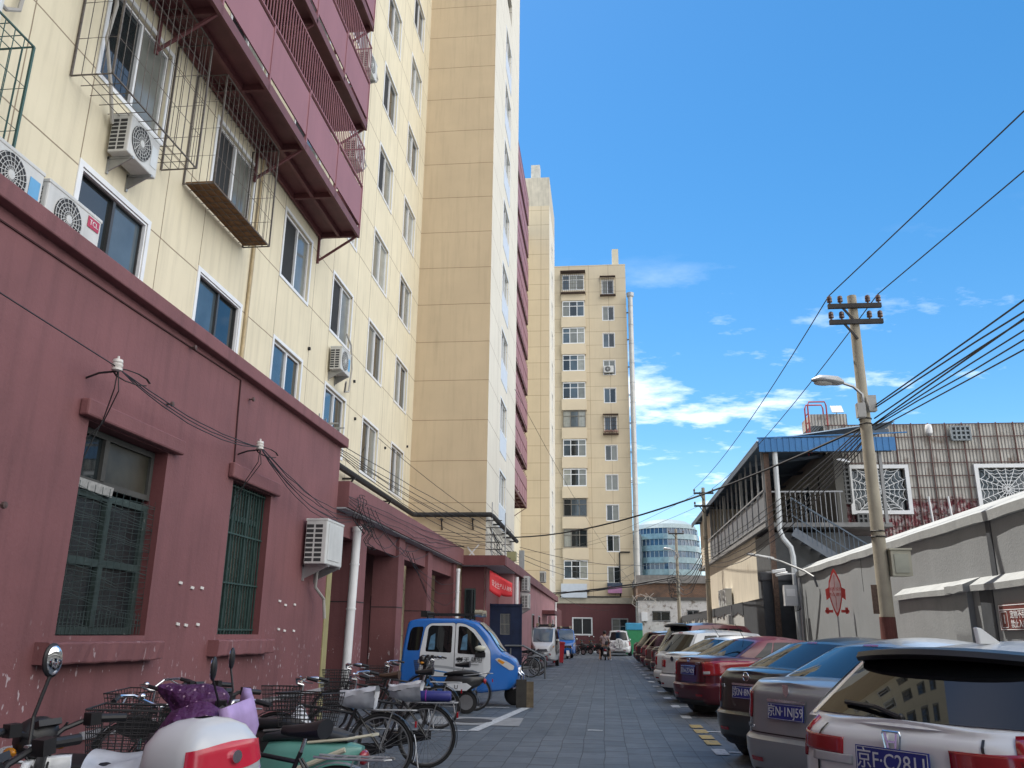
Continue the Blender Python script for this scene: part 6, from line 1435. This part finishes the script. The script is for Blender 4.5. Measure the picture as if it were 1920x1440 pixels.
        m = MB(); ta=[(z,a) for z,a,b in CP]; tb=[(z,b) for z,a,b in CP]
        m.grid([[(-.30-(lerp(ta,z)+.006)*abs(cos(k))**.55, (lerp(tb,z)+.006)*abs(sin(k))**.55*(1 if sin(k)>0 else -1), z) for k,z in [(radians(-62+124*i/18), .93+(.115-.05*abs(-1+2*i/18))*j/6+.03*abs(-1+2*i/18)) for i in range(19)]] for j in range(7)]); m.build('case_reflector', M('case_red', (.55,.02,.05), .2, coat=.5), c_, smooth=True); MB().cyl((-.49,0,.985),(-.52,0,.985),.026,14).build('case_lock', CHROME, c_)
        m = MB(); m.grid([[(-.10-.03*z_, y*.15*(1-.25*z_), .80+.26*z_) for y in [(-1+2*i/8) for i in range(9)]] for z_ in (0,.25,.5,.75,1)]); o=m.build('backrest_pad', M('dark_vinyl', (.022,.026,.032), .5), c_, smooth=True); md=o.modifiers.new('th','SOLIDIFY'); md.thickness=.04
    if rearbasket: basket(t,(-.28,0,.74),.34,.36,.26,dense=8)
    if frontbasket: basket(t,(1.02,0,.66),.24,.32,.22)
    m = MB()
    for s in (-1,1): m.tube([(.05,s*.13,.70),(-.25,s*.13,.73),(-.42,s*.08,.76)],.011,6)
    m.bar((-.42,-.08,.76),(-.42,.08,.76),.02); m.build('grab_rail', tube or STEEL, t)
    if tube: m = MB(); [m.tube([(.9,s*.10,.75),(.75,s*.14,.45),(.45,s*.16,.38),(.1,s*.17,.52),(-.25,s*.15,.66)],.02,8) for s in (-1,1)]; m.build('frame_tube', tube, t, smooth=True)
    MB().sphere((-.35,0,.60),.07,10,7,.5,1.3,.8).build('tail_lamp', TAIL, t, smooth=True)
    if plate:
        m = MB().box(-.40,-.39,-.09,.09,.36,.50); po = m.build('number_plate', plate, t); m = MB(); put_text(m,'北京',.04,(-.402,0,.465),(0,-1,0),(0,0,1)); put_text(m,'8352',.055,(-.402,0,.405),(0,-1,0),(0,0,1)); m.build('plate_characters', WHITE, po)
    if text:
        for s in (-1,1): MB().prism([(.40,s*.165,.42),(.36,s*.165,.55),(-.02,s*.17,.56),(-.12,s*.165,.50),(-.02,s*.165,.42)],(0,s*.012,0)).build('side_panel', MW, t, bevel=.006)
        m = MB()
        for s in (-1,1): put_text(m,text,.11,(.18,s*.186,.485),(-s,0,0),(0,0,1)) if s>0 else put_text(m,text,.11,(.18,-.186,.485),(1,0,0),(0,0,1))
        m.build('lettering', BLACK, t)
    MB().tube([(.25,.08,.24),(.18,.2,.012)],.011,6).build('kickstand', STEEL, t)
    return t
MW = M('moped_white', (.60,.62,.65), .3, var=.05, coat=.4); MINT = M('moped_mint', (.12,.34,.29), .35, coat=.3); MCRM = M('moped_cream', (.58,.55,.42), .35, coat=.3); MBL = M('moped_black', (.016,.016,.018), .35, coat=.3)
OPL = M('orange_plate', (.35,.11,.05), .5)
moped('black and white moped with a single tall mirror beside the white top case moped', (-1.40, 3.05), 168, MW, panel=MBL, lean=-7, steer=14, mirror_h=.34, mirrors=-1)
moped('white moped with a white top case and red reflector', (-2.02, 3.98), 157, MW, case=MW, mirrors=False, lean=-3)
tq = moped('moped wrapped in a purple flowered wind guard and lavender quilt', (-3.05, 4.98), 14, MBL, panel=MBL, mirrors=True, lean=4)
moped('mint moped with cream tubes and an orange rear number plate', (-2.15, 6.62), 177, MINT, tube=MCRM, plate=OPL, lean=3, mirrors=False, seat=M('dark_vinyl', (.022,.026,.032), .5))
moped('black moped with a wire basket behind its seat close to the annexe wall', (-2.75, 7.3), 172, MBL, rearbasket=True, lean=2, mirrors=False)
moped('black moped with a lettered white side panel before the blue trike', (-2.68, 17.1), 180, MW, panel=MBL, seat=BLACK, mirrors=False, text='U', lean=2, rearbasket=False)
moped('black moped parked beyond the bicycles at the grey handrail', (-2.75, 36.2), 182, MBL, lean=2); moped('silver moped with a headlight towards the red wheelie bin', (-2.8, 39.5), 178, SILV, panel=SILV, lean=2)
for i,(x,y,a,l) in enumerate(((-1.6,66,160,'dark moped by the bicycle with grey mudguards near the end block'),(-1.1,68.5,150,'dark moped without mirrors at the foot of the end block'),(-.5,70.5,140,'pale moped nearest the end block wall'))): moped(l,(x,y),a,MBL if i<2 else SILV,panel=MBL,lean=3,mirrors=i!=1)
# quilted wind guard over the purple moped
QP = M('purple_flowered_cloth', (.075,.015,.085), .6, var=.2); nt = QP.node_tree; b = nt.nodes['Principled BSDF']
vo = nt.nodes.new('ShaderNodeTexVoronoi'); vo.inputs['Scale'].default_value = 24; nt.links.new(nt.nodes.new('ShaderNodeTexCoord').outputs['Object'], vo.inputs['Vector']); src_ = b.inputs['Base Color'].links[0].from_socket
nt.links.new(mixc(nt, math_(nt,'LESS_THAN',vo.outputs['Distance'],.17), src_, (.42,.28,.38)), b.inputs['Base Color'])
bpn = nt.nodes.new('ShaderNodeBump'); bpn.inputs['Distance'].default_value = .06; nt.links.new(noise(nt, nt.nodes.new('ShaderNodeTexCoord').outputs['Object'], 9, 3), bpn.inputs['Height']); nt.links.new(bpn.outputs[0], b.inputs['Normal'])
QL = M('lavender_quilt', (.42,.30,.55), .7, var=.15, scale=8)
def cushion(mb, c, rx, ry, rz, seed, tip=None):
    random.seed(seed); n=len(mb.v); mb.sphere((0,0,0),1,18,12)
    for i in range(n,len(mb.v)):
        v=mb.v[i]; k=1+.10*sin(5*v.x+seed)*cos(6*v.z)+.06*sin(9*v.y+2*seed); v=Vector((v.x*rx,v.y*ry,v.z*rz))*k
        if tip: d=v.normalized().dot(Vector(tip).normalized()); v=v+Vector(tip)*max(0,d)**6
        mb.v[i]=v+Vector(c)
    return mb
cushion(cushion(MB(),(.72,-.28,.97),.19,.17,.15,1),(.60,-.30,.84),.15,.14,.17,3).build('hand_muff', QP, tq, smooth=True)
cushion(MB(),(.62,.36,1.03),.16,.14,.11,2,(-.16,.02,.05)).build('hand_muff', QP, tq, smooth=True)
m = MB(); m.grid([[(1.06-.10*abs(y)+.05*sin(3*z*9+y*2)*.3-.12*(z-.5), y*(.42-.10*abs(z-.7)), z) for y in [(-1+2*i/12) for i in range(13)]] for z in [.2+.92*j/12 for j in range(13)]]); o=m.build('wind_quilt', QL, tq, smooth=True); md=o.modifiers.new('th','SOLIDIFY'); md.thickness=.05
m = MB(); m.grid([[(.10+.38*u+.0*y, y*(.20-.04*u)+.015*sin(9*u+4*y), .83-.07*abs(y)**2-.03*sin(pi*u)+.012*sin(13*u*y)) for y in [(-1+2*i/10) for i in range(11)]] for u in [j/10 for j in range(11)]]); m.build('seat_bag', PLAS, tq, smooth=True)
t = thing('plastic_bag', 'white plastic bag of shopping in the gap between parked bicycles', 'bag', (-2.95,8.45,.55)); m = cushion(MB(),(0,0,0),.17,.12,.13,5,(0,0,.12)); m.build('sack', M('white_bag', (.6,.63,.68), .45, var=.1), t, smooth=True); m = MB(); m.ring((0,0,.2),(0,1,0),.05,.008,14,5); m.build('handle', MATS['white_bag'], t)

# ------------------------------------------------------------------ two people on a moped in the lane
mp = moped('black moped ridden away down the lane by two people', (.02, 53.4), 90, MBL, plate=WHITE, group=None, mirrors=True)
SKIN = M('skin', (.42,.26,.18), .55, var=.06); HAIR = M('black_hair', (.010,.009,.009), .5)
def skin_body(name, parent, verts, edges, radii, mat, root=0, sub=2):
    me = bpy.data.meshes.new(name); me.from_pydata(verts, edges, []); me.materials.append(mat)
    o = bpy.data.objects.new(name, me); COL.objects.link(o); o.parent = parent
    me.skin_vertices.new() if hasattr(me.skin_vertices,'new') else None
    o.modifiers.new('skin','SKIN'); 
    if len(me.skin_vertices):
        for i, r_ in enumerate(radii): me.skin_vertices[0].data[i].radius = (r_, r_) if not isinstance(r_, tuple) else r_
        me.skin_vertices[0].data[root].use_root = True
    s = o.modifiers.new('sub','SUBSURF'); s.levels = sub; s.render_levels = sub
    dg = bpy.context.evaluated_depsgraph_get(); m2 = bpy.data.meshes.new_from_object(o.evaluated_get(dg)); o.modifiers.clear(); o.data = m2
    m2.polygons.foreach_set('use_smooth',[True]*len(m2.polygons)); m2.materials.clear(); m2.materials.append(mat); return o
def rider(label, loc, hands, shirt, shorts, dark, footx=.26, footy=.0, hairlen=.0):
    t = thing('person', label, 'person', loc, 0)   # local: y forward, origin under the hips on the ground
    V = [(0,0,.84),(0,.02,1.02),(0,.05,1.22),(0,.05,1.36),(0,.06,1.45),(0,.08,1.53),(0,.085,1.62)]; E_ = [(0,1),(1,2),(2,3),(3,4),(4,5),(5,6)]; Rr = [(.15,.12),(.135,.10),(.15,.105),(.10,.08),(.055,.055),(.078,.09),(.072,.085)]
    for s in (-1,1):
        k=len(V); V += [(s*.18,.04,1.36),(s*.26,.12,1.14),(s*hands[0],hands[1],hands[2]),(s*hands[0]*.97,hands[1]+.09,hands[2]-.01)]; E_ += [(3,k),(k,k+1),(k+1,k+2),(k+2,k+3)]; Rr += [.058,.045,.034,.03]
        for j in range(4): n=len(V); V += [(s*(hands[0]+.03-.022*j),hands[1]+.13,hands[2]-.015),(s*(hands[0]+.03-.022*j),hands[1]+.15,hands[2]-.06)]; E_ += [(k+3,n),(n,n+1)]; Rr += [.010,.009]
        n=len(V); V += [(s*(hands[0]-.05),hands[1]+.10,hands[2]-.03)]; E_ += [(k+2,n)]; Rr += [.011]
        k=len(V); V += [(s*.12,.03,.80),(s*(footx-.03),.32,.60),(s*footx,.22+footy,.12),(s*(footx+.01),.33+footy,.06)]; E_ += [(0,k),(k,k+1),(k+1,k+2),(k+2,k+3)]; Rr += [.10,.065,.045,.04]
    skin_body('body', t, V, E_, Rr, SKIN)
    TV = [(0,0,.88),(0,.02,1.04),(0,.05,1.23),(0,.05,1.38)]; TE = [(0,1),(1,2),(2,3)]; TR = [(.185,.15),(.175,.135),(.185,.14),(.12,.10)]
    for s in (-1,1): k=len(TV); TV += [(s*.18,.045,1.37),(s*.235,.09,1.23)]; TE += [(3,k),(k,k+1)]; TR += [.085,.075]
    skin_body('shirt', t, TV, TE, TR, shirt)
    LV = [(0,0,.84),(0,0,.92)]; LE = [(0,1)]; LR = [(.18,.15),(.17,.14)]
    for s in (-1,1): k=len(LV); LV += [(s*.12,.03,.80),(s*(footx-.04),.29,.63)] + ([(s*footx,.24+footy,.2)] if dark else []); LE += [(0,k),(k,k+1)] + ([(k+1,k+2)] if dark else []); LR += [.125,.088] + ([.062] if dark else [])
    skin_body('trousers' if dark else 'shorts', t, LV, LE, LR, shorts)
    m = MB().sphere((0,.07,1.625),.105,16,11,.92,1.02,1.12); 
    if hairlen: m.sphere((0,.0,1.52),.08,12,8,.9,.6,1.3)
    m.build('hair', HAIR, t, smooth=True)
    m = MB()
    for s in (-1,1): m.sphere((s*.082,.09,1.58),.02,8,6,.5,1,1.4)
    m.sphere((0,.185,1.585),.018,8,6,.8,1,1.1); m.build('ear_and_nose', SKIN, t, smooth=True)
    for s in (-1,1): MB().sphere((s*(footx+.01),.29+footy,.055),.06,12,8,.75,1.9,.75).build('shoe', WHITE if not dark else BLACK, t, smooth=True)
    return t
rider('person in a pale pink shirt with a shoulder bag riding behind on the moped', (.0,53.42,-.02), (.16,.36,1.02), M('pale_pink_shirt', (.42,.33,.33), .8, var=.12, scale=9), M('dark_shorts', (.03,.03,.035), .8), False, footx=.32, footy=-.12)
rider('person in a grey shirt steering the black moped with both hands', (-.02,53.86,-.04), (.32,.36,1.03), M('grey_shirt', (.30,.30,.32), .8, var=.1), M('black_trousers', (.015,.015,.018), .8), True, footx=.22)
t = thing('shoulder_bag', 'dark shoulder bag hanging on the back of the rider in the pale pink shirt', 'bag', (.12,53.28,1.0)); MB().box(-.10,.10,-.05,.05,-.1,.1).build('pouch', M('dark_vinyl', (.022,.026,.032), .5), t, bevel=.03); MB().tube([(.0,.0,.1),(-.1,.02,.25),(-.22,.12,.40)],.014,5).build('strap', BLACK, t)
